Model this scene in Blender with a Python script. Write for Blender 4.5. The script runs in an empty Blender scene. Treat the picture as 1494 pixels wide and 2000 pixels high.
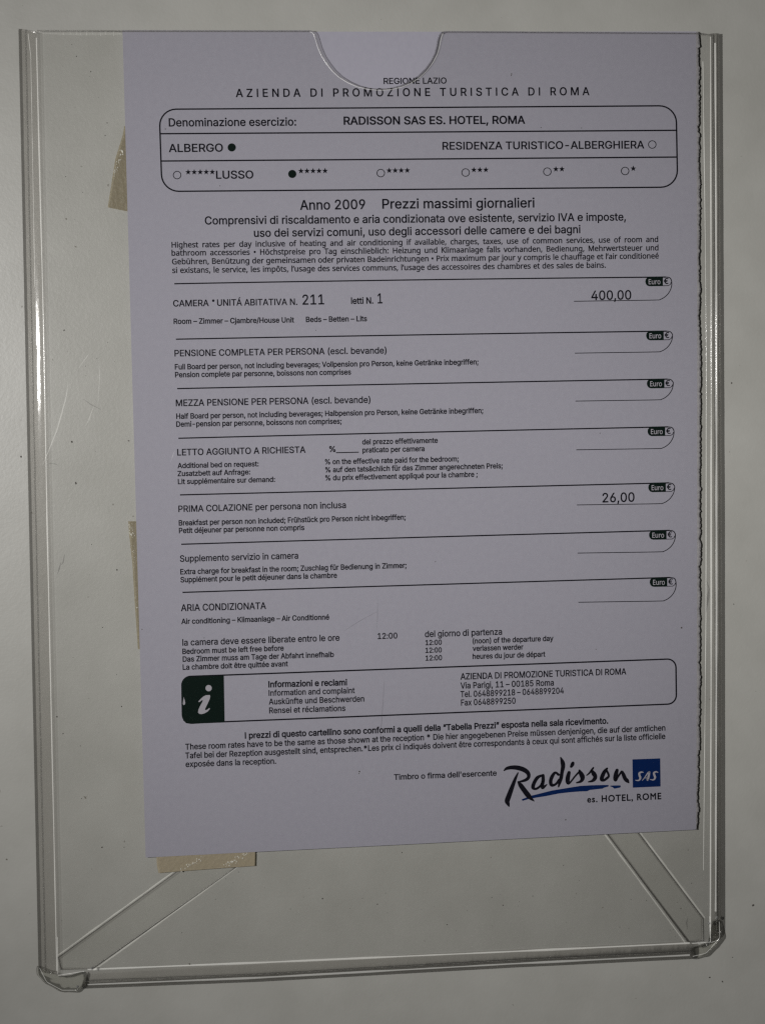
import bpy, bmesh, math, random
from mathutils import Vector, Matrix, noise
from mathutils.geometry import tessellate_polygon

random.seed(7)
S = bpy.context.scene
COL = S.collection

# ------------------------------------------------------------------ camera, light, exposure
# measuring frame in millimetres: x right, y down, z towards the wall; the paper lies at z = 0
F = 3200.0                       # focal length in photo pixels (photo is 1494 x 2000)
DIST = F / 5.4 * 1.0085          # camera distance from the paper plane
RX, RY, RZ = (math.radians(a) for a in (3.33877902, -5.41798487, -1.36472562))
ROT = Matrix.Rotation(RZ, 3, 'Z') @ Matrix.Rotation(RY, 3, 'Y') @ Matrix.Rotation(RX, 3, 'X')
CAM = Vector((0, 0, -DIST))


def W(v):                        # measuring frame (mm) -> world (m): wall stands upright, z up
    return Vector((v[0], v[2], -v[1])) * 0.001


def at(px, py, z=0.0):           # photo position -> point on the plane at depth z
    d = Vector(((px - 747) / F, (py - 1000) / F, 1.0)) @ ROT
    t = (z - CAM.z) / d.z
    return CAM + d * t


cd = bpy.data.cameras.new('camera')
cam = bpy.data.objects.new('camera', cd)
COL.objects.link(cam)
cd.sensor_fit = 'VERTICAL'
cd.sensor_height = 36
cd.lens = F / 2000 * 36
cd.clip_start = 0.01
cd.clip_end = 50
right, down, fwd = (W(ROT[i]).normalized() for i in range(3))
m = Matrix((right, -down, -fwd)).transposed().to_4x4()
m.translation = W(CAM)
cam.matrix_world = m
S.camera = cam

world = bpy.data.worlds.new('World')
S.world = world
world.use_nodes = True
bg = world.node_tree.nodes['Background']
bg.inputs[0].default_value = (1.0, 0.97, 0.92, 1)
bg.inputs[1].default_value = 0.02

fl = bpy.data.lights.new('flash', 'AREA')
fl.shape = 'RECTANGLE'
fl.size, fl.size_y = 0.040, 0.052
fl.energy = 0.72
fl.spread = math.radians(80)
fl.color = (1.0, 0.985, 0.96)
flo = bpy.data.objects.new('flash', fl)
COL.objects.link(flo)
LP = Vector((-300, 2 * at(70, 690, -2.6).y, -DIST))
flo.location = W(LP)
AIM = at(1350, 900)
flo.rotation_euler = (W(AIM) - W(LP)).to_track_quat('-Z', 'Y').to_euler()

S.view_settings.view_transform = 'Standard'
S.view_settings.look = 'None'
S.view_settings.gamma = 1
S.view_settings.exposure = 0
S.view_settings.use_curve_mapping = False
S.cycles.max_bounces = 16
S.cycles.transmission_bounces = 14
S.cycles.transparent_max_bounces = 24
S.cycles.use_denoising = False
S.cycles.sample_clamp_indirect = 4
S.cycles.filter_width = 1.35
S.cycles.caustics_refractive = False
S.cycles.caustics_reflective = False

# ------------------------------------------------------------------ materials
def mat(name):
    m = bpy.data.materials.new(name)
    m.use_nodes = True
    nt = m.node_tree
    return m, nt, nt.nodes['Principled BSDF']


def node(nt, kind, **kw):
    n = nt.nodes.new(kind)
    for k, v in kw.items():
        if k in n.inputs:
            n.inputs[k].default_value = v
        else:
            setattr(n, k, v)
    return n


def coords(nt, scale=1.0):
    t = nt.nodes.new('ShaderNodeTexCoord')
    return t.outputs['Object']


def simple(name, col, rough=0.6, spec=0.3):
    m, nt, b = mat(name)
    b.inputs['Base Color'].default_value = (*col, 1)
    b.inputs['Roughness'].default_value = rough
    b.inputs['Specular IOR Level'].default_value = spec
    return m


def mottled(name, c1, c2, scale, rough, bump, bscale, spec=0.3, specks=None):
    m, nt, b = mat(name)
    co = coords(nt)
    n1 = node(nt, 'ShaderNodeTexNoise', Scale=scale, Detail=6.0, Roughness=0.6)
    nt.links.new(co, n1.inputs['Vector'])
    mx = node(nt, 'ShaderNodeMix', data_type='RGBA')
    mx.inputs[6].default_value = (*c1, 1)
    mx.inputs[7].default_value = (*c2, 1)
    r = node(nt, 'ShaderNodeMapRange')
    r.inputs[1].default_value, r.inputs[2].default_value = 0.3, 0.7
    nt.links.new(n1.outputs['Fac'], r.inputs[0])
    nt.links.new(r.outputs[0], mx.inputs[0])
    out = mx.outputs[2]
    if specks:
        v = node(nt, 'ShaderNodeTexNoise', Scale=specks[0], Detail=2.0, Roughness=0.5)
        nt.links.new(co, v.inputs['Vector'])
        r2 = node(nt, 'ShaderNodeMapRange')
        r2.inputs[1].default_value, r2.inputs[2].default_value = specks[1], specks[1] + 0.04
        nt.links.new(v.outputs['Fac'], r2.inputs[0])
        m2 = node(nt, 'ShaderNodeMix', data_type='RGBA')
        m2.inputs[7].default_value = (*specks[2], 1)
        nt.links.new(r2.outputs[0], m2.inputs[0])
        nt.links.new(out, m2.inputs[6])
        out = m2.outputs[2]
    nt.links.new(out, b.inputs['Base Color'])
    n2 = node(nt, 'ShaderNodeTexNoise', Scale=bscale, Detail=4.0, Roughness=0.65)
    nt.links.new(co, n2.inputs['Vector'])
    bp = node(nt, 'ShaderNodeBump', Strength=bump, Distance=0.0003)
    nt.links.new(n2.outputs['Fac'], bp.inputs['Height'])
    nt.links.new(bp.outputs[0], b.inputs['Normal'])
    b.inputs['Roughness'].default_value = rough
    b.inputs['Specular IOR Level'].default_value = spec
    return m


M_WALL = mottled('painted_wall', (0.505, 0.50, 0.465), (0.575, 0.57, 0.535), 38, 0.38, 0.17, 800, 0.55,
                 specks=(420, 0.77, (0.22, 0.20, 0.17)))
M_PAPER = mottled('lavender_paper', (0.48, 0.467, 0.55), (0.51, 0.497, 0.58), 500, 0.85, 0.10, 1500, 0.1)
M_TORN = mottled('torn_paper_fibre', (0.52, 0.50, 0.53), (0.66, 0.64, 0.66), 900, 0.95, 0.6, 1800, 0.05)
M_INK = simple('black_ink', (0.008, 0.0075, 0.014), 0.7, 0.05)
M_GREEN = simple('dark_green_ink', (0.004, 0.013, 0.010), 0.7, 0.05)
M_BLUE = simple('blue_ink', (0.002, 0.022, 0.125), 0.7, 0.05)
M_LIGHT = simple('unprinted_paper', (0.52, 0.50, 0.56), 0.85, 0.1)
M_DUST = simple('dust', (0.13, 0.12, 0.11), 0.9, 0.05)


def make_pane(name='clear_acrylic_face', ior=1.45):
    # a clean sheet face: light passes straight through, a little is mirrored at the surface
    m = bpy.data.materials.new(name)
    m.use_nodes = True
    nt = m.node_tree
    nt.nodes.clear()
    o = nt.nodes.new('ShaderNodeOutputMaterial')
    tr = node(nt, 'ShaderNodeBsdfTransparent')
    tr.inputs[0].default_value = (0.992, 0.992, 0.988, 1)
    gl = node(nt, 'ShaderNodeBsdfGlossy', Roughness=0.16)
    fr = node(nt, 'ShaderNodeFresnel', IOR=ior)
    mx = nt.nodes.new('ShaderNodeMixShader')
    nt.links.new(fr.outputs[0], mx.inputs[0])
    nt.links.new(tr.outputs[0], mx.inputs[1])
    nt.links.new(gl.outputs[0], mx.inputs[2])
    nt.links.new(mx.outputs[0], o.inputs[0])
    return m


def make_glass(name='clear_acrylic_edge', gloss=0.09, edge=1.0, tint=(0.985, 0.98, 0.972), clear=0.0, rough=0.015, bump=0.25):
    m = bpy.data.materials.new(name)
    m.use_nodes = True
    nt = m.node_tree
    nt.nodes.clear()
    o = nt.nodes.new('ShaderNodeOutputMaterial')
    g = node(nt, 'ShaderNodeBsdfGlass', Roughness=rough, IOR=1.49)
    g.inputs[0].default_value = (*tint, 1)
    co = coords(nt)
    mp = node(nt, 'ShaderNodeMapping')
    mp.inputs['Scale'].default_value = (1.0, 1.0, 0.35)
    nt.links.new(co, mp.inputs[0])
    n = node(nt, 'ShaderNodeTexNoise', Scale=260.0, Detail=2.0)
    nt.links.new(mp.outputs[0], n.inputs['Vector'])
    bp = node(nt, 'ShaderNodeBump', Strength=bump, Distance=0.0004)
    nt.links.new(n.outputs['Fac'], bp.inputs['Height'])
    nt.links.new(bp.outputs[0], g.inputs['Normal'])
    # light going straight through: more is lost where the sheet turns edge-on and the path inside gets longer
    lw = node(nt, 'ShaderNodeLayerWeight', Blend=0.5)
    rp = nt.nodes.new('ShaderNodeValToRGB')
    cr = rp.color_ramp
    cr.elements[0].position, cr.elements[0].color = 0.0, (*tint, 1)
    cr.elements[1].position, cr.elements[1].color = 1.0, (0.50, 0.48, 0.46, 1)
    cr.elements[1].color = tuple(c ** edge for c in cr.elements[1].color)
    for ps, k in ((0.35, 0.995), (0.62, 0.982), (0.82, 0.93)):
        e = cr.elements.new(ps)
        k = k ** edge
        e.color = (tint[0] * k, tint[1] * k, tint[2] * k, 1)
    nt.links.new(lw.outputs['Facing'], rp.inputs[0])
    tr = node(nt, 'ShaderNodeBsdfTransparent')
    nt.links.new(rp.outputs[0], tr.inputs[0])
    sp = node(nt, 'ShaderNodeBsdfGlossy', Roughness=gloss)
    nt.links.new(bp.outputs[0], sp.inputs['Normal'])
    fr = node(nt, 'ShaderNodeFresnel', IOR=1.45)
    nt.links.new(bp.outputs[0], fr.inputs['Normal'])
    m1 = nt.nodes.new('ShaderNodeMixShader')
    half = node(nt, 'ShaderNodeMath', operation='MULTIPLY')
    half.inputs[1].default_value = 0.6
    nt.links.new(fr.outputs[0], half.inputs[0])
    nt.links.new(half.outputs[0], m1.inputs[0])
    nt.links.new(tr.outputs[0], m1.inputs[1])
    nt.links.new(sp.outputs[0], m1.inputs[2])
    mx = nt.nodes.new('ShaderNodeMixShader')
    mx.inputs[0].default_value = clear
    nt.links.new(g.outputs[0], mx.inputs[1])
    nt.links.new(m1.outputs[0], mx.inputs[2])
    nt.links.new(mx.outputs[0], o.inputs[0])
    return m


M_PANE = make_pane()
M_STRAP = make_pane('clear_strap_face', 1.12)
M_GLASS = make_glass(clear=0.88, edge=1.5)
M_CUT = make_glass('cut_acrylic_edge', gloss=0.3, edge=1.7, clear=0.82)
M_STRAP_CUT = make_glass('strap_edge', gloss=0.5, edge=3.5, clear=0.80, rough=0.4)
M_CORNER = make_glass('melted_acrylic', gloss=0.12, edge=0.9, tint=(0.965, 0.965, 0.95), clear=0.95, rough=0.03, bump=0.45)


def make_tape(name, col, clear):
    m, nt, b = mat(name)
    b.inputs['Base Color'].default_value = (*col, 1)
    b.inputs['Roughness'].default_value = 0.45
    co = coords(nt)
    n = node(nt, 'ShaderNodeTexNoise', Scale=700.0, Detail=3.0)
    nt.links.new(co, n.inputs['Vector'])
    bp = node(nt, 'ShaderNodeBump', Strength=0.7, Distance=0.0003)
    nt.links.new(n.outputs['Fac'], bp.inputs['Height'])
    nt.links.new(bp.outputs[0], b.inputs['Normal'])
    tr = node(nt, 'ShaderNodeBsdfTransparent')
    tr.inputs[0].default_value = (0.93, 0.90, 0.78, 1)
    mx = nt.nodes.new('ShaderNodeMixShader')
    mx.inputs[0].default_value = clear
    o = [x for x in nt.nodes if x.type == 'OUTPUT_MATERIAL'][0]
    nt.links.new(b.outputs[0], mx.inputs[1])
    nt.links.new(tr.outputs[0], mx.inputs[2])
    nt.links.new(mx.outputs[0], o.inputs[0])
    return m


M_TAPE = make_tape('yellowed_tape', (0.45, 0.395, 0.295), 0.50)
M_TAPE_PALE = make_tape('cream_tape', (0.66, 0.575, 0.43), 0.35)


def make_scuff(name, col, fac):
    m, nt, b = mat(name)
    b.inputs['Base Color'].default_value = (*col, 1)
    b.inputs['Roughness'].default_value = 0.5
    tr = node(nt, 'ShaderNodeBsdfTransparent')
    mx = nt.nodes.new('ShaderNodeMixShader')
    mx.inputs[0].default_value = fac
    o = [x for x in nt.nodes if x.type == 'OUTPUT_MATERIAL'][0]
    nt.links.new(tr.outputs[0], mx.inputs[1])
    nt.links.new(b.outputs[0], mx.inputs[2])
    nt.links.new(mx.outputs[0], o.inputs[0])
    return m




def make_scratch_or_highlight(name, v, sheen=0.0):       # pale diffuse added over clear, for scratches and for painted highlights
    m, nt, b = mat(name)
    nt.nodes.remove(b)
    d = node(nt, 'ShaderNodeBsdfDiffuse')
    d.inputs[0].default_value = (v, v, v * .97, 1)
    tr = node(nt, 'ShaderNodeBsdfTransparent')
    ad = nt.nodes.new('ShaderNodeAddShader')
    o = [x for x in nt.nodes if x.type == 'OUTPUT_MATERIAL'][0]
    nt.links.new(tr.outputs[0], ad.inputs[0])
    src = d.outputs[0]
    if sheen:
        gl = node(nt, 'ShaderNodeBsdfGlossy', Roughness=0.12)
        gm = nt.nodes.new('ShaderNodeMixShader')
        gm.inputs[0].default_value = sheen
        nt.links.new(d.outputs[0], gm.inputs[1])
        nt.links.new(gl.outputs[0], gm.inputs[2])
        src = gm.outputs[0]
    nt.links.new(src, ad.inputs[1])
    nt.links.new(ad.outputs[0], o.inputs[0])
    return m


M_SCRATCH = make_scratch_or_highlight('scratched_acrylic', 0.20)
M_EDGE_BAND = make_scratch_or_highlight('pale_edge_band', 0.07)
M_CAUSTIC = make_scratch_or_highlight('painted_caustic', 0.52, 0.06)  # pale tone standing in for caustic lines in the acrylic
M_CAUSTIC_DIM = make_scratch_or_highlight('strap_highlight', 0.32)  # dimmer pale tone for the light lines painted beside the straps
M_HAIR = make_scuff('faint_scratch', (0.12, 0.11, 0.12), 0.22)

# ------------------------------------------------------------------ object helpers
ROOTS = {}


def thing(name, label, cat, px, z, group=None):
    o = bpy.data.objects.new(name, None)
    o.empty_display_size = 0.01
    COL.objects.link(o)
    o.location = W(at(px[0], px[1], z))
    o['label'] = label
    o['category'] = cat
    if group:
        o['group'] = group
    ROOTS[o.name] = o.location.copy()
    return o


def origin(o):
    v = Vector((0, 0, 0))
    while o is not None:
        v += o.location
        o = o.parent
    return v


def link(name, verts, faces, mats, parent=None, smooth=False, midx=None):
    """verts in the measuring frame (mm); one mesh object, placed under its parent"""
    off = origin(parent)
    me = bpy.data.meshes.new(name)
    me.from_pydata([W(v) - off for v in verts], [], faces)
    for mm in mats if isinstance(mats, (list, tuple)) else [mats]:
        me.materials.append(mm)
    if midx:
        for p, i in zip(me.polygons, midx):
            p.material_index = i
    if smooth:
        me.shade_smooth()
    me.update()
    o = bpy.data.objects.new(name, me)
    COL.objects.link(o)
    if parent is not None:
        o.parent = parent
    return o


def tag(o, label, cat, group=None):
    o['label'] = label
    o['category'] = cat
    if group:
        o['group'] = group
    return o


class Flat:
    """collects filled shapes printed on the paper, in photo pixels or in paper millimetres"""

    def __init__(self, layer=1):
        self.v, self.f = [], []
        self.z = -0.06 * layer

    def add_mm(self, loops):
        tris = tessellate_polygon([[Vector((p[0], p[1], 0)) for p in l] for l in loops])
        b = len(self.v)
        flat = [p for l in loops for p in l]
        self.v += [Vector((p[0], p[1], self.z + relief(p[0], p[1]))) for p in flat]
        for t in tris:
            a, c, d = (flat[i] for i in t)
            ar = (c[0] - a[0]) * (d[1] - a[1]) - (c[1] - a[1]) * (d[0] - a[0])
            if abs(ar) < 1e-9:
                continue
            self.f.append([b + i for i in (t if ar > 0 else t[::-1])])

    def poly(self, *loops):
        self.add_mm([[at(*p).xy for p in l] for l in loops])

    def strip(self, pts, closed=False):
        """pts: (x, y, width) in photo pixels -> ribbon of that width"""
        n = len(pts)
        L, R = [], []
        for i, (x, y, w) in enumerate(pts):
            if closed:
                a, c = pts[i - 1], pts[(i + 1) % n]
            else:
                a, c = pts[max(i - 1, 0)], pts[min(i + 1, n - 1)]
            dx, dy = c[0] - a[0], c[1] - a[1]
            d = math.hypot(dx, dy) or 1
            nx, ny = -dy / d * w / 2, dx / d * w / 2
            L.append((x + nx, y + ny))
            R.append((x - nx, y - ny))
        b = len(self.v)
        for p in L + R:
            q = at(*p)
            self.v.append(Vector((q.x, q.y, self.z + relief(q.x, q.y))))
        for i in range(n if closed else n - 1):
            j = (i + 1) % n
            self.f.append([b + i, b + n + i, b + n + j, b + j])

    def line(self, x0, y0, x1, y1, w, n=50):
        self.strip([(x0 + (x1 - x0) * i / n, y0 + (y1 - y0) * i / n, w) for i in range(n + 1)])

    def disc(self, x, y, r, n=20):
        self.poly([(x + r * math.cos(2 * math.pi * i / n), y + r * math.sin(2 * math.pi * i / n)) for i in range(n)])

    def ring(self, x, y, r, w, n=28):
        self.strip([(x + r * math.cos(2 * math.pi * i / n), y + r * math.sin(2 * math.pi * i / n), w) for i in range(n)], True)

    def star(self, x, y, r):
        self.poly([(x + (r if i % 2 == 0 else r * .42) * math.sin(math.pi * i / 5),
                    y - (r if i % 2 == 0 else r * .42) * math.cos(math.pi * i / 5)) for i in range(10)])

    def brush(self, pts, k=6):
        """smooth brush stroke through (x, y, width) points"""
        P = []
        n = len(pts)
        for i in range(n - 1):
            p0, p1, p2, p3 = pts[max(i - 1, 0)], pts[i], pts[i + 1], pts[min(i + 2, n - 1)]
            for s in range(k):
                t = s / k
                P.append(tuple(0.5 * (2 * b + (c - a) * t + (2 * a - 5 * b + 4 * c - d) * t * t + (3 * b - a - 3 * c + d) * t ** 3)
                               for a, b, c, d in zip(p0, p1, p2, p3)))
        P.append(pts[-1])
        self.strip(P)
        for e in (P[0], P[-1]):
            if e[2] > 1.5:
                self.disc(e[0], e[1], e[2] / 2, 10)

    def text(self, s, x0, y0, x1, y1, cap, font='a', bold=8, fit='scale', ratio=1.0):
        """one line of lettering: ink from (x0, y0) to (x1, y1) along its baseline, capitals `cap` pixels high"""
        G = FONTS[font]
        capu = CAPU[font]
        bold += 6
        A, B = at(x0, y0).xy, at(x1, y1).xy
        sy = (at(x0, y0).xy - at(x0, y0 - cap).xy).length / capu
        d = (B - A).normalized()
        up = Vector((d.y, -d.x))
        x, pos = 0.0, []
        for ch in s:
            adv, cs = (SPACE[font], []) if ch == ' ' else G[ch]
            pos.append([x, ch, cs])
            x += adv
        xs = [p[0] for c in pos[0][2] for p in c]
        xe = [p[0] for c in pos[-1][2] for p in c]
        lo, hi = min(xs) - bold, pos[-1][0] + max(xe) + bold
        need = (B - A).length
        if fit == 'scale':
            sx = need / (hi - lo)
        else:
            sx = sy * ratio
            extra = need / sx - (hi - lo)
            if fit == 'words':
                k = extra / max(s.count(' '), 1)
                c = 0
                for p in pos:
                    p[0] += k * c
                    c += p[1] == ' '
            else:
                k = extra / (len(s) - 1)
                for i, p in enumerate(pos):
                    p[0] += k * i
        for ox, ch, cs in pos:
            loops = cs
            outs = [c for c in loops if area(c) > 0]
            holes = [c for c in loops if area(c) < 0]
            for oc in outs:
                mine = [h for h in holes if inside(h[0], oc)]
                self.add_mm([[A + d * ((ox + p[0] - lo) * sx) + up * (p[1] * sy) for p in l] for l in [oc] + mine])
            for c in cs:                 # ink spread: a rim of ink along every outline
                for i in range(len(c)):
                    p, q = Vector(c[i - 1]), Vector(c[i])
                    t = (q - p).normalized() * bold
                    nn = Vector((-t.y, t.x))
                    b = len(self.v)
                    for s_ in (p - t * .6 - nn, q + t * .6 - nn, q + t * .6 + nn, p - t * .6 + nn):
                        m_ = A + d * ((ox + s_.x - lo) * sx) + up * (s_.y * sy)
                        self.v.append(Vector((m_.x, m_.y, self.z - 0.004 + relief(m_.x, m_.y))))
                    self.f.append([b, b + 1, b + 2, b + 3])

    def build(self, name, material, parent, label=None):
        o = link(name, self.v, self.f, material, parent)
        if label:
            o['label'] = label
        return o


def area(c):
    return sum(c[i - 1][0] * c[i][1] - c[i][0] * c[i - 1][1] for i in range(len(c))) / 2


def inside(p, c):
    r = False
    for i in range(len(c)):
        (x1, y1), (x2, y2) = c[i - 1], c[i]
        if (y1 > p[1]) != (y2 > p[1]) and p[0] < (x2 - x1) * (p[1] - y1) / (y2 - y1) + x1:
            r = not r
    return r


def relief(x, y):                # the sheet does not lie perfectly flat
    return 0.10 * math.sin(x * 0.021 + y * 0.008 + 1.0) + 0.13 * noise.noise((x * 0.024, y * 0.018, 4.0))


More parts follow.
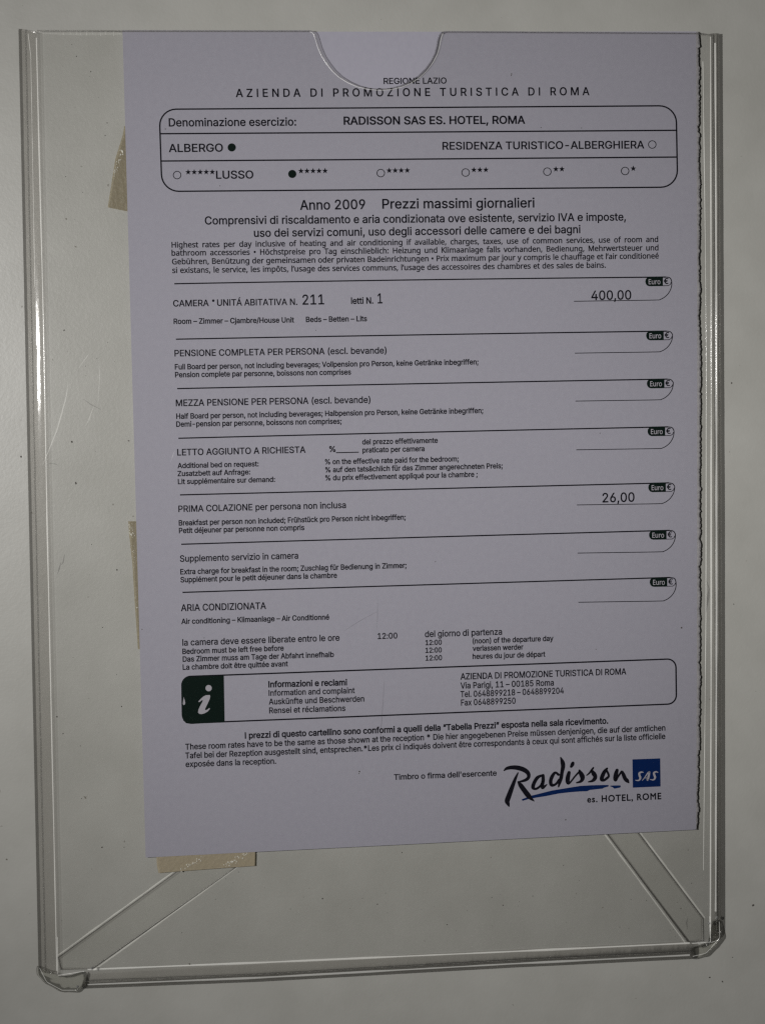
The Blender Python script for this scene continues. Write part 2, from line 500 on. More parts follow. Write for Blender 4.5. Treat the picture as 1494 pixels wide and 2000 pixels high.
# lettering outlines, drawn as polygons: glyph, advance, then its loops
GLYPHS = '''
FONT a
A 480|324,199 155,199 191,302 239,456 287,302|344,142 395,0 463,0 276,509 201,509 16,0 85,0 135,142
B 456|288,296 238,285 125,285 125,452 240,452 283,446 313,429 330,403 336,372 333,348 323,326 308,309|414,173 402,203 385,227 363,245 339,257 315,262 356,286 387,320 395,344 398,374 394,410 381,442 359,469 329,491 289,504 241,509 60,509 60,0 247,0 301,4 344,18 377,39 400,67 413,100 418,136|349,105 330,80 296,63 245,57 125,57 125,231 248,231 279,228 306,218 327,203 342,184 352,161 355,137
C 510|473,160 408,160 389,114 357,81 315,60 267,53 223,59 184,76 151,105 125,145 109,194 103,254 109,314 125,364 150,403 184,432 223,450 267,456 315,449 357,428 389,395 408,348 473,348 463,385 448,418 427,447 402,471 373,490 340,504 267,516 205,508 150,484 104,445 70,393 48,329 40,254 48,179 70,115 104,63 150,25 205,1 267,-7 305,-4 341,5 373,19 402,38 428,62 448,91 463,124
D 502|219,0 291,8 351,31 398,68 433,119 455,181 462,255 455,329 433,391 399,441 353,478 294,501 225,509 60,509 60,0|275,446 320,428 354,399 379,361 394,312 399,255 394,198 379,149 354,110 318,81 272,63 215,57 125,57 125,452 221,452
E 419|125,452 372,452 372,509 60,509 60,0 375,0 375,57 125,57 125,229 355,229 355,286 125,286
F 410|125,452 369,452 369,509 60,509 60,0 125,0 125,221 346,221 346,278 125,278
G 520|396,123 374,93 345,71 309,57 269,53 224,59 184,76 151,105 125,145 109,194 103,254 109,314 125,364 150,404 183,432 222,450 265,456 315,448 356,427 387,393 408,349 474,349 465,384 449,416 429,445 403,469 374,489 340,504 304,513 265,516 203,508 149,484 103,445 69,393 47,329 40,254 47,179 69,116 104,64 149,25 205,1 269,-7 326,0 377,19 419,50 451,91 471,141 478,200 478,256 283,256 283,199 415,199 410,160
H 517|392,289 125,289 125,509 60,509 60,0 125,0 125,232 392,232 392,0 457,0 457,509 392,509
I 300|31,452 118,452 118,57 31,57 31,0 269,0 269,57 183,57 183,452 269,452 269,509 31,509
J 396|336,145 336,509 272,509 272,145 266,104 248,74 220,56 185,50 149,56 122,74 104,104 98,145 98,173 33,173 33,145 44,81 75,33 124,3 185,-7 246,3 294,33 326,81
L 393|125,509 60,509 60,0 361,0 361,57 125,57
K 467|125,0 125,167 198,245 372,0 449,0 243,289 448,509 364,509 174,303 124,242 125,509 60,509 60,0
M 628|504,0 568,0 568,509 476,509 342,158 315,73 277,187 152,509 60,509 60,0 122,0 120,435 170,291 286,0 342,0 482,363 507,436
N 523|387,0 463,0 463,509 399,509 399,157 403,76 363,151 136,509 60,509 60,0 125,0 124,328 120,431 202,290
O 533|109,314 125,364 151,404 184,433 223,450 267,456 310,450 349,433 383,404 408,365 425,314 430,254 425,194 408,144 383,105 349,76 310,59 267,53 223,59 184,76 151,105 125,144 109,194 103,254|493,254 486,329 464,393 429,445 384,484 329,508 267,516 205,508 150,484 105,445 70,393 48,329 40,254 48,179 70,115 105,63 150,25 205,1 267,-7 329,1 384,25 429,63 464,115 486,179
P 445|269,246 233,242 125,242 125,452 232,452 268,449 297,439 318,423 333,402 342,376 344,348 342,319 333,294 318,272 297,256|235,186 289,191 332,207 366,233 390,265 404,304 409,348 404,391 390,430 366,462 332,487 289,503 235,509 60,509 60,0 125,0 125,186
Q 533|383,404 408,365 425,314 430,254 425,194 408,144 383,105 365,90 313,159 245,159 318,63 310,59 267,53 223,59 184,76 151,105 125,144 109,194 103,254 109,314 125,364 151,404 184,433 223,450 267,456 310,450 349,433|150,484 105,445 70,393 48,329 40,254 48,179 70,115 105,63 150,25 205,1 267,-7 329,1 356,13 401,-48 468,-48 402,40 429,63 464,115 486,179 493,254 486,329 464,393 429,445 384,484 329,508 267,516 205,508
R 449|269,258 234,255 125,255 125,452 233,452 269,449 298,440 319,425 334,405 342,380 345,352 342,324 334,300 319,281 298,267|405,309 409,352 405,395 390,433 367,465 333,489 290,504 236,509 60,509 60,0 125,0 125,198 246,199 353,0 428,0 313,211 333,217 367,240 390,271
S 447|326,412 337,378 401,378 394,415 377,449 351,476 316,498 275,511 227,516 180,511 138,498 102,476 75,448 58,413 52,372 60,326 86,289 128,260 184,239 245,222 296,205 332,179 342,161 346,139 341,114 329,92 311,74 286,60 257,52 224,49 166,59 142,71 123,88 110,110 104,137 38,137 46,96 64,60 91,31 128,9 172,-4 224,-9 278,-4 323,11 360,34 386,64 403,99 408,139 405,171 395,198 359,238 312,264 212,293 169,308 131,334 119,352 115,376 118,398 129,418 145,435 167,448 194,456 225,459 267,453 302,437
T 449|32,452 193,452 193,0 257,0 257,452 417,452 417,509 32,509
U 517|357,87 331,68 298,56 259,52 220,56 187,68 160,87 141,113 128,144 124,178 124,509 60,509 60,173 66,124 85,80 114,43 154,15 203,-2 259,-8 315,-2 363,15 403,43 433,80 451,124 457,173 457,509 393,509 393,178 389,144 377,113
V 480|241,52 192,206 84,509 16,509 204,0 278,0 463,509 395,509 267,138
W 686|462,196 380,509 306,509 211,145 193,61 163,196 82,509 16,509 155,0 230,0 318,323 335,395 343,437 351,391 455,0 530,0 670,509 603,509 510,145 492,62
X 474|382,0 456,0 276,263 446,509 374,509 272,361 238,302 204,361 104,509 29,509 200,260 18,0 91,0 182,129 225,196 237,218 268,165
Y 472|91,509 16,509 203,208 203,0 268,0 268,208 455,509 381,509 280,344 251,293 237,260 222,292
Z 438|399,57 152,57 114,55 169,129 397,462 397,509 40,509 40,452 323,453 273,385 42,46 42,0 399,0
a 389|215,1 252,25 272,52 277,0 337,0 337,251 333,290 322,320 306,343 286,360 239,379 194,384 133,375 104,364 79,346 57,322 41,291 100,274 118,301 149,322 196,331 240,322 267,297 276,255 273,243 265,235 234,227 178,220 125,211 78,193 58,179 43,161 34,138 30,108 35,73 48,45 68,22 94,5 126,-5 160,-9|231,176 259,182 276,190 276,138 272,115 263,93 248,74 228,59 202,49 170,45 130,52 102,72 92,105 95,124 103,139 134,159 175,168
b 424|161,312 188,325 220,330 253,325 280,311 301,290 316,261 325,227 328,189 325,151 316,117 301,88 279,66 253,51 220,47 188,51 162,65 140,86 125,115 116,150 113,189 116,229 125,263 140,291|345,332 313,361 274,378 229,384 197,381 171,373 137,346 118,319 114,509 53,509 53,0 112,0 112,59 138,31 172,4 198,-5 229,-8 274,-2 313,16 346,45 370,84 385,133 390,189 385,245 370,293
c 396|261,-1 306,21 341,56 363,102 304,117 292,89 271,66 243,52 207,46 173,51 145,66 124,89 108,117 99,151 96,187 99,224 108,258 124,287 145,310 173,325 207,330 242,325 270,311 290,289 303,262 362,277 340,322 305,356 260,377 207,384 159,378 117,360 82,330 56,291 40,243 34,187 40,133 56,85 82,46 117,16 159,-2 207,-8
d 424|145,311 172,325 205,330 237,325 263,312 284,291 300,263 309,229 312,189 309,150 299,115 284,86 263,65 236,51 205,47 172,51 145,66 124,88 109,117 99,151 96,189 99,227 108,261 124,290|311,509 311,319 287,346 253,373 228,381 196,384 151,378 112,361 79,332 55,293 39,245 34,189 39,133 55,84 79,45 111,16 151,-2 195,-8 227,-5 252,4 287,31 307,59 313,0 372,0 372,509
e 404|151,61 128,80 110,106 100,139 97,169 371,169 368,242 357,282 341,315 319,341 294,361 266,374 205,384 157,378 115,359 81,329 55,290 39,242 34,187 40,132 56,85 82,46 117,16 161,-2 212,-8 249,-5 283,4 311,19 335,39 353,63 365,91 306,105 285,73 254,53 212,46 179,50|298,269 307,237 308,221 97,221 99,241 109,270 125,294 146,313 173,326 205,330 237,326 263,314 283,294
f 254|145,443 154,460 171,470 195,474 215,472 227,468 243,521 222,527 187,530 135,519 113,505 96,486 84,461 81,432 81,379 6,379 6,327 81,327 81,0 142,0 142,327 228,327 228,379 142,379 142,419
g 425|324,-117 350,-90 367,-54 372,-9 372,379 313,379 313,319 288,346 253,373 228,382 196,384 152,378 112,361 80,332 55,293 39,246 34,191 39,136 55,90 80,53 113,27 152,10 195,5 227,8 252,16 287,41 306,68 311,-6 304,-47 282,-75 249,-92 207,-97 154,-88 122,-66 101,-41 51,-69 82,-110 134,-140 168,-148 207,-151 251,-147 291,-136|300,264 309,231 312,193 309,154 300,121 285,95 264,75 237,63 205,59 172,63 145,76 124,96 109,123 99,155 96,193 99,229 109,262 124,290 145,312 172,325 205,330 237,325 264,312 285,291
h 410|296,0 357,0 357,240 353,285 341,321 321,349 295,369 264,380 227,384 187,379 152,362 124,332 114,312 114,509 53,509 53,0 114,0 114,227 117,257 126,283 141,303 161,317 184,326 210,329 246,323 273,304 290,275 296,235
i 167|114,455 123,468 126,483 123,499 114,512 100,521 84,524 67,521 54,512 44,499 41,483 44,468 54,455 67,446 84,443 100,446|53,379 53,0 114,0 114,379
j 167|53,455 67,446 83,443 100,446 114,455 123,468 126,483 123,499 114,512 100,521 83,524 67,521 53,512 44,499 41,483 44,468|50,-54 40,-72 25,-83 2,-87 -10,-87 -10,-143 37,-139 65,-129 86,-113 102,-90 111,-63 114,-30 114,379 53,379 53,-29
k 381|360,379 284,379 121,212 114,509 53,509 53,0 114,0 114,141 154,178 294,0 372,0 201,216
l 189|53,84 58,47 74,20 101,3 139,-2 162,-1 181,3 170,54 146,52 130,54 120,62 114,99 114,509 53,509
m 610|199,330 229,326 253,311 269,288 274,260 274,0 335,0 335,247 345,290 374,320 395,328 419,330 447,326 473,313 490,289 496,254 496,0 557,0 557,255 553,296 541,328 522,354 497,372 468,383 437,386 381,375 337,343 322,321 317,308 309,331 287,361 257,380 219,386 172,376 132,346 118,323 112,306 112,379 53,379 53,0 114,0 114,238 117,266 126,289 140,307 158,320
n 410|296,0 357,0 357,240 353,285 341,321 321,349 295,369 264,380 227,384 187,379 152,362 124,332 112,307 112,379 53,379 53,0 114,0 114,227 117,257 126,283 141,303 161,317 184,326 210,329 246,323 273,304 290,275 296,235
o 415|99,224 108,258 124,287 145,310 173,325 207,330 242,325 270,310 292,287 307,258 316,224 319,187 316,151 307,117 292,89 270,66 242,51 207,46 173,51 145,66 124,89 108,117 99,151 96,187|381,187 376,243 359,291 333,330 299,360 256,378 207,384 159,378 117,360 82,330 56,291 40,243 34,187 40,133 56,85 82,46 117,16 159,-2 207,-8 256,-2 299,16 333,46 359,85 376,133
p 424|161,312 188,325 220,330 253,325 280,311 301,290 316,261 325,227 328,189 325,151 316,117 301,88 279,66 253,51 220,47 188,51 162,65 140,86 125,115 116,150 113,189 116,229 125,263 140,291|313,16 346,45 370,84 385,133 390,189 385,245 370,293 345,332 313,361 274,378 229,384 197,381 171,373 137,346 118,319 112,379 53,379 53,-143 114,-143 114,59 138,31 173,4 198,-5 229,-8 274,-2
q 424|145,311 172,325 205,330 237,325 263,312 284,291 300,263 309,229 312,189 309,150 299,115 284,86 263,65 236,51 205,47 172,51 145,66 124,88 109,117 99,151 96,189 99,227 108,261 124,290|151,378 112,361 79,332 55,293 39,245 34,189 39,133 55,84 79,45 111,16 151,-2 195,-8 227,-5 252,4 287,31 306,59 311,-143 372,-143 372,379 313,379 313,319 287,346 253,373 228,381 196,384
r 259|117,262 126,284 140,301 159,315 182,323 207,326 243,322 243,384 213,385 181,380 152,367 130,347 115,321 112,379 53,379 53,0 114,0 114,237
s 365|156,329 187,333 219,328 243,316 258,298 268,277 324,290 299,339 279,358 254,372 223,381 187,384 149,381 115,370 87,354 65,332 51,305 47,274 53,237 72,208 104,186 149,170 212,155 237,147 254,136 265,121 268,103 262,81 244,62 217,50 181,45 150,49 124,60 105,79 94,107 36,94 45,63 62,38 84,18 112,3 145,-5 182,-8 223,-5 260,6 290,24 312,47 326,75 331,107 325,142 306,171 275,194 229,209 172,223 124,243 112,258 109,277 114,299 131,317
t 227|126,379 126,471 65,471 65,379 6,379 6,327 65,327 65,93 72,52 92,21 125,2 168,-4 192,-3 213,2 202,54 170,50 150,53 136,61 128,76 126,98 126,327 204,327 204,379
u 410|293,122 283,97 268,77 249,62 226,53 200,50 164,56 137,75 119,105 114,144 114,379 53,379 53,139 57,95 69,59 89,31 115,11 146,-1 182,-5 222,0 257,17 286,47 298,73 298,0 357,0 357,379 296,379 296,153
v 389|195,59 165,155 84,379 17,379 163,0 226,0 371,379 305,379 224,155
w 567|545,379 480,379 413,135 397,66 382,136 316,379 252,379 206,214 170,64 154,137 87,379 23,379 138,0 199,0 263,225 284,309 319,172 368,0 429,0
x 379|231,85 287,0 358,0 224,192 352,379 282,379 233,306 191,233 147,306 100,379 29,379 155,195 21,0 91,0 148,85 189,155
y 389|177,-107 204,-58 371,379 305,379 224,155 195,60 165,155 84,379 17,379 163,-1 151,-36 130,-74 104,-89 61,-86 47,-139 65,-143 91,-145 139,-136
z 380|48,323 254,323 42,46 42,0 339,0 339,56 126,56 333,331 333,379 48,379
0 453|113,314 123,365 140,405 163,435 192,453 227,460 261,453 290,435 313,405 330,365 340,314 344,254 340,194 330,144 313,103 290,74 261,56 227,50 192,56 163,74 140,103 123,144 113,194 109,254|405,254 400,330 384,395 358,447 323,484 279,508 227,516 174,508 130,484 95,447 69,395 53,330 48,254 53,178 69,113 95,62 130,24 174,1 227,-7 279,1 323,24 359,62 384,113 400,178
1 453|276,55 276,509 198,509 86,427 86,358 209,448 212,55 76,55 76,0 391,0 391,55
2 453|71,405 66,362 127,362 130,390 139,413 153,433 172,447 196,457 224,460 273,449 293,436 308,419 317,397 320,371 311,327 282,282 64,47 64,0 389,0 389,57 153,57 267,180 336,259 371,318 381,372 376,411 361,445 337,474 306,497 268,511 225,516 182,511 143,496 111,473 86,442
3 453|370,66 387,103 393,145 387,186 371,222 344,253 308,276 264,288 221,289 372,461 372,509 70,509 70,452 288,452 157,299 157,248 201,248 242,244 275,234 299,217 316,196 326,172 329,145 325,116 315,93 297,74 275,61 219,50 165,59 144,71 126,87 115,107 109,132 44,132 52,91 70,57 98,30 133,10 173,-3 218,-7 266,-2 309,12 344,36
4 453|311,509 247,509 40,158 40,105 282,105 282,0 343,0 343,105 413,105 413,163 343,163 343,318 282,318 282,163 109,163
5 453|388,199 379,231 364,260 345,285 321,306 294,321 263,330 229,334 178,325 134,301 151,452 366,452 366,509 96,509 67,253 128,246 167,268 218,277 248,273 275,262 297,244 314,221 324,193 328,162 324,131 314,104 298,82 276,64 250,53 221,50 173,60 138,89 127,108 122,130 60,130 66,93 83,60 108,32 140,11 178,-2 221,-7 268,-1 309,15 343,41 369,76 385,117 391,163
6 453|198,262 226,265 254,262 279,251 299,235 314,213 324,187 327,157 324,128 314,101 299,79 279,63 254,52 226,48 198,52 174,63 153,79 138,102 128,128 125,158 128,188 138,214 153,235 174,252|316,295 278,309 235,314 196,307 173,293 322,509 252,509 137,340 80,239 68,199 64,162 69,115 84,74 109,40 142,15 182,-1 226,-7 271,-2 310,14 343,39 368,73 384,112 389,157 384,201 370,240 346,271
7 453|97,0 165,0 391,449 391,509 62,509 62,452 323,452
8 453|75,417 70,380 76,342 93,308 119,282 153,267 125,256 101,241 81,220 65,195 55,166 52,135 57,96 74,62 101,33 136,11 178,-2 226,-7 275,-2 317,11 352,33 378,62 395,96 401,135 397,166 387,195 372,220 351,241 327,256 300,265 333,282 359,308 376,342 382,380 377,417 361,450 337,477 306,498 269,511 226,516 184,511 146,498 114,477 90,450|294,437 308,420 316,399 319,376 316,351 307,330 293,313 274,300 226,290 178,300 159,313 145,330 136,351 133,376 136,399 145,420 159,437 177,449 226,460 275,449|337,139 333,113 323,91 307,74 285,60 258,52 226,49 195,52 167,60 145,74 129,91 119,113 115,139 119,165 130,189 147,208 169,223 196,232 226,235 256,232 283,223 305,208 322,189 333,165
9 453|254,247 226,243 199,247 174,257 154,274 138,295 129,322 125,352 129,381 138,407 154,429 174,446 199,457 226,460 254,457 279,446 299,429 314,407 324,381 327,350 324,321 314,295 299,273 279,257|137,214 175,199 218,195 257,202 279,216 130,0 200,0 315,168 373,270 385,309 389,347 384,393 368,434 343,468 310,494 271,510 226,516 182,510 143,494 110,469 85,436 69,397 64,352 68,307 83,269 106,237
. 188|50,41 53,24 63,9 78,-1 95,-4 113,-1 128,9 138,24 141,41 138,59 128,73 113,83 95,87 78,83 63,73 53,59
, 188|137,71 68,71 38,-119 84,-119
: 188|63,284 78,274 95,271 113,274 128,284 138,299 141,316 138,334 128,349 113,359 95,362 78,359 63,349 53,334 50,316 53,299|128,9 138,24 141,41 138,59 128,73 113,83 95,87 78,83 63,73 53,59 50,41 53,24 63,9 78,-1 95,-4 113,-1
; 188|136,284 146,299 149,316 146,334 136,349 121,359 103,362 86,359 71,349 61,334 58,316 61,299 71,284 86,274 103,271 121,274|68,71 38,-119 84,-119 137,71
( 273|236,539 177,539 132,441 101,324 89,207 95,131 111,55 139,-21 177,-96 236,-96 188,16 160,115 151,207 161,313 191,428
) 273|112,313 122,207 113,116 86,18 37,-96 97,-96 134,-22 161,53 178,130 184,207 173,323 142,441 97,539 37,539 82,428
- 453|114,188 337,188 337,244 114,244
– 350|0,188 350,188 350,244 0,244
* 453|186,365 89,315 114,272 206,331 201,223 250,223 246,331 337,272 362,315 266,365 362,415 337,459 246,400 250,509 201,509 206,400 114,459 89,415
% 676|138,346 130,365 127,388 127,412 130,435 138,454 153,468 175,473 198,468 213,454 223,412 221,365 212,346 198,332 175,327 153,332|273,440 264,464 250,486 230,503 206,513 175,517 146,513 121,503 101,486 87,464 78,440 75,412 75,388 78,360 86,335 101,314 121,297 146,286 175,283 205,286 230,297 250,314 264,335 273,360 276,388 276,412|479,176 501,180 524,176 538,162 549,120 549,95 546,73 538,53 523,39 501,35 479,39 464,53 455,73 453,120 456,142 464,162|412,172 403,147 400,120 400,95 403,68 412,43 426,21 446,5 471,-6 501,-10 531,-6 555,5 575,21 589,43 598,68 601,95 601,120 598,147 590,172 576,194 556,210 531,221 501,225 471,221 447,210 427,194|191,0 540,509 482,509 132,0
' 206|136,509 70,509 78,318 128,318
’ 177|151,509 82,509 52,318 98,318
“ 300|151,509 104,509 52,318 121,318|274,509 228,509 175,318 244,318
” 300|151,509 82,509 52,318 98,318|274,509 205,509 175,318 222,318
/ 249|14,-76 71,-76 235,533 178,533
• 389|304,202 300,231 289,257 272,279 249,296 223,307 194,311 166,307 139,296 117,279 100,257 89,231 85,202 89,173 100,147 117,124 139,107 166,96 194,93 223,96 249,107 272,124 289,147 300,173
Á 480|344,142 395,0 463,0 276,509 201,509 16,0 85,0 135,142|329,659 260,659 213,558 263,558|324,199 155,199 191,302 239,456 287,302
á 389|215,1 252,25 272,52 277,0 337,0 337,251 333,290 322,320 306,343 286,360 239,379 194,384 133,375 104,364 79,346 57,322 41,291 100,274 118,301 149,322 196,331 240,322 267,297 276,255 273,243 265,235 234,227 178,220 125,211 78,193 58,179 43,161 34,138 30,108 35,73 48,45 68,22 94,5 126,-5 160,-9|231,176 259,182 276,190 276,138 272,115 263,93 248,74 228,59 202,49 170,45 130,52 102,72 92,105 95,124 103,139 134,159 175,168|210,529 162,429 212,429 278,529
à 389|215,1 252,25 272,52 277,0 337,0 337,251 333,290 322,320 306,343 286,360 239,379 194,384 133,375 104,364 79,346 57,322 41,291 100,274 118,301 149,322 196,331 240,322 267,297 276,255 273,243 265,235 234,227 178,220 125,211 78,193 58,179 43,161 34,138 30,108 35,73 48,45 68,22 94,5 126,-5 160,-9|231,176 259,182 276,190 276,138 272,115 263,93 248,74 228,59 202,49 170,45 130,52 102,72 92,105 95,124 103,139 134,159 175,168|99,529 165,429 215,429 168,529
â 389|215,1 252,25 272,52 277,0 337,0 337,251 333,290 322,320 306,343 286,360 239,379 194,384 133,375 104,364 79,346 57,322 41,291 100,274 118,301 149,322 196,331 240,322 267,297 276,255 273,243 265,235 234,227 178,220 125,211 78,193 58,179 43,161 34,138 30,108 35,73 48,45 68,22 94,5 126,-5 160,-9|231,176 259,182 276,190 276,138 272,115 263,93 248,74 228,59 202,49 170,45 130,52 102,72 92,105 95,124 103,139 134,159 175,168|218,529 160,529 80,438 140,435 189,495 238,435 299,435
é 404|151,61 128,80 110,106 100,139 97,169 371,169 368,242 357,282 341,315 319,341 294,361 266,374 205,384 157,378 115,359 81,329 55,290 39,242 34,187 40,132 56,85 82,46 117,16 161,-2 212,-8 249,-5 283,4 311,19 335,39 353,63 365,91 306,105 285,73 254,53 212,46 179,50|298,269 307,237 308,221 97,221 99,241 109,270 125,294 146,313 173,326 205,330 237,326 263,314 283,294|293,529 225,529 177,429 227,429
è 404|151,61 128,80 110,106 100,139 97,169 371,169 368,242 357,282 341,315 319,341 294,361 266,374 205,384 157,378 115,359 81,329 55,290 39,242 34,187 40,132 56,85 82,46 117,16 161,-2 212,-8 249,-5 283,4 311,19 335,39 353,63 365,91 306,105 285,73 254,53 212,46 179,50|298,269 307,237 308,221 97,221 99,241 109,270 125,294 146,313 173,326 205,330 237,326 263,314 283,294|182,529 114,529 180,429 230,429
ê 404|151,61 128,80 110,106 100,139 97,169 371,169 368,242 357,282 341,315 319,341 294,361 266,374 205,384 157,378 115,359 81,329 55,290 39,242 34,187 40,132 56,85 82,46 117,16 161,-2 212,-8 249,-5 283,4 311,19 335,39 353,63 365,91 306,105 285,73 254,53 212,46 179,50|298,269 307,237 308,221 97,221 99,241 109,270 125,294 146,313 173,326 205,330 237,326 263,314 283,294|95,438 155,435 204,495 252,435 313,435 233,529 175,529
ë 404|151,61 128,80 110,106 100,139 97,169 371,169 368,242 357,282 341,315 319,341 294,361 266,374 205,384 157,378 115,359 81,329 55,290 39,242 34,187 40,132 56,85 82,46 117,16 161,-2 212,-8 249,-5 283,4 311,19 335,39 353,63 365,91 306,105 285,73 254,53 212,46 179,50|148,520 132,523 117,520 103,512 94,499 91,483 94,468 103,455 117,446 132,443 148,446 161,455 169,468 172,483 169,499 161,512|298,269 307,237 308,221 97,221 99,241 109,270 125,294 146,313 173,326 205,330 237,326 263,314 283,294|247,455 260,446 276,443 291,446 304,455 313,468 316,483 313,499 304,512 291,520 276,523 260,520 247,512 238,499 235,483 238,468
î 167|34,435 83,495 132,435 193,435 112,529 54,529 -26,438|53,379 53,0 114,0 114,379
ô 415|99,224 108,258 124,287 145,310 173,325 207,330 242,325 270,310 292,287 307,258 316,224 319,187 316,151 307,117 292,89 270,66 242,51 207,46 173,51 145,66 124,89 108,117 99,151 96,187|381,187 376,243 359,291 333,330 299,360 256,378 207,384 159,378 117,360 82,330 56,291 40,243 34,187 40,133 56,85 82,46 117,16 159,-2 207,-8 256,-2 299,16 333,46 359,85 376,133|236,529 178,529 98,438 158,435 207,495 256,435 317,435
ö 415|99,224 108,258 124,287 145,310 173,325 207,330 242,325 270,310 292,287 307,258 316,224 319,187 316,151 307,117 292,89 270,66 242,51 207,46 173,51 145,66 124,89 108,117 99,151 96,187|381,187 376,243 359,291 333,330 299,360 256,378 207,384 159,378 117,360 82,330 56,291 40,243 34,187 40,133 56,85 82,46 117,16 159,-2 207,-8 256,-2 299,16 333,46 359,85 376,133|164,455 173,468 176,483 173,499 164,512 151,520 136,523 120,520 107,512 98,499 95,483 98,468 107,455 120,446 136,443 151,446|279,443 295,446 308,455 317,468 320,483 317,499 308,512 295,520 279,523 264,520 251,512 242,499 239,483 242,468 251,455 264,446
ü 410|317,483 314,499 305,512 292,520 277,523 261,520 248,512 239,499 236,483 239,468 248,455 261,446 277,443 292,446 305,455 314,468|293,122 283,97 268,77 249,62 226,53 200,50 164,56 137,75 119,105 114,144 114,379 53,379 53,139 57,95 69,59 89,31 115,11 146,-1 182,-5 222,0 257,17 286,47 298,73 298,0 357,0 357,379 296,379 296,153|118,520 104,512 96,499 93,483 96,468 104,455 118,446 133,443 149,446 162,455 170,468 173,483 170,499 162,512 149,520 133,523
ä 389|215,1 252,25 272,52 277,0 337,0 337,251 333,290 322,320 306,343 286,360 239,379 194,384 133,375 104,364 79,346 57,322 41,291 100,274 118,301 149,322 196,331 240,322 267,297 276,255 273,243 265,235 234,227 178,220 125,211 78,193 58,179 43,161 34,138 30,108 35,73 48,45 68,22 94,5 126,-5 160,-9|89,455 102,446 117,443 133,446 146,455 155,468 158,483 155,499 146,512 133,520 117,523 102,520 89,512 80,499 77,483 80,468|290,455 299,468 301,483 299,499 290,512 277,520 261,523 246,520 233,512 224,499 221,483 224,468 233,455 246,446 261,443 277,446|231,176 259,182 276,190 276,138 272,115 263,93 248,74 228,59 202,49 170,45 130,52 102,72 92,105 95,124 103,139 134,159 175,168
ß 441|330,139 339,123 342,104 337,81 321,64 297,53 265,50 217,58 187,74 164,20 207,1 269,-7 307,-4 340,6 366,21 386,42 399,69 403,100 400,129 391,152 362,188 297,241 288,256 285,272 292,299 309,322 325,351 332,393 327,432 312,463 289,486 260,503 229,512 197,516 143,506 99,477 70,429 60,362 60,0 122,0 122,362 127,405 141,435 164,453 197,459 226,455 250,442 266,420 272,388 264,353 230,306 223,272 226,247 235,227 264,194 300,167
Ü 517|368,628 359,641 346,650 331,653 315,650 302,641 293,628 290,612 293,597 302,584 315,575 331,572 346,575 359,584 368,597 371,612|357,87 331,68 298,56 259,52 220,56 187,68 160,87 141,113 128,144 124,178 124,509 60,509 60,173 66,124 85,80 114,43 154,15 203,-2 259,-8 315,-2 363,15 403,43 433,80 451,124 457,173 457,509 393,509 393,178 389,144 377,113|158,641 149,628 146,612 149,597 158,584 172,575 187,572 203,575 216,584 224,597 227,612 224,628 216,641 203,650 187,653 172,650
€ 464|137,445 105,393 85,329 34,329 16,279 80,279 78,254 80,229 34,229 16,179 85,179 105,115 137,63 179,25 230,1 288,-7 325,-4 361,6 393,21 422,43 396,96 365,74 329,59 288,53 248,59 213,76 183,104 161,144 150,179 298,179 321,229 143,229 141,254 143,279 341,279 364,329 150,329 161,365 183,404 213,433 248,450 288,456 329,450 366,433 398,409 423,463 394,486 361,502 325,512 288,516 230,508 179,484
_ 319|0,-56 319,-56 319,0 0,0
FONT v
B 521|330,68 265,61 150,61 150,269 260,269 307,266 344,256 370,241 388,221 398,197 401,168 394,125 371,91|478,163 474,203 461,236 441,261 415,279 350,300 382,313 409,328 431,347 446,371 456,399 459,431 455,467 445,497 428,522 404,541 336,565 241,573 78,573 78,0 279,0 337,5 385,19 425,42 454,74 472,115|377,382 357,352 318,335 256,329 150,329 150,511 245,511 308,506 351,490 376,463 384,423
E 446|398,509 398,573 78,573 78,0 398,0 398,63 150,63 150,268 383,268 383,330 150,330 150,509
G 584|516,547 437,572 346,581 259,571 186,544 127,500 84,442 58,370 49,286 57,202 81,130 120,71 173,28 241,1 323,-8 431,-1 524,22 524,302 326,302 326,238 452,238 452,68 404,59 340,55 270,62 216,84 175,119 146,166 130,222 124,286 131,353 150,409 181,455 225,489 278,510 342,517 421,508 489,484
H 594|150,0 150,267 443,267 443,0 516,0 516,573 443,573 443,330 150,330 150,573 78,573 78,0
K 496|150,0 150,222 209,273 411,0 496,0 261,323 488,573 403,573 150,290 150,573 78,573 78,0
M 727|579,408 578,0 650,0 650,573 544,573 364,103 184,573 78,573 78,0 144,0 144,407 139,502 330,0 390,0 581,501
P 485|150,223 216,223 275,227 324,238 364,255 395,278 417,306 433,336 444,404 441,442 431,475 415,504 393,528 326,562 229,573 78,573 78,0 150,0|150,511 223,511 289,504 334,484 361,449 370,401 365,363 352,334 330,311 298,296 258,288 208,285 150,285
T 446|259,0 259,509 437,509 437,573 8,573 8,509 187,509 187,0
a 450|238,56 188,49 157,53 132,66 115,87 110,119 118,155 141,182 184,200 252,208 315,210 315,172 306,117 279,79|50,176 37,119 41,80 55,48 75,23 103,6 136,-5 172,-8 234,-1 279,22 317,61 334,0 385,0 385,293 376,358 347,403 299,428 231,437 151,426 84,400 106,347 163,370 227,380 265,375 293,359 310,330 316,285 316,259 243,257 152,245 87,219
b 493|202,61 165,93 145,144 139,217 142,268 150,308 165,339 188,361 219,374 260,379 311,368 348,338 369,287 376,216 369,145 348,93 312,61 261,51|400,48 427,91 444,147 449,215 446,267 437,312 422,350 401,381 374,406 344,423 310,434 272,437 226,432 189,419 161,398 139,373 139,609 68,609 68,0 119,0 133,55 189,10 226,-3 272,-8 322,-2 365,17
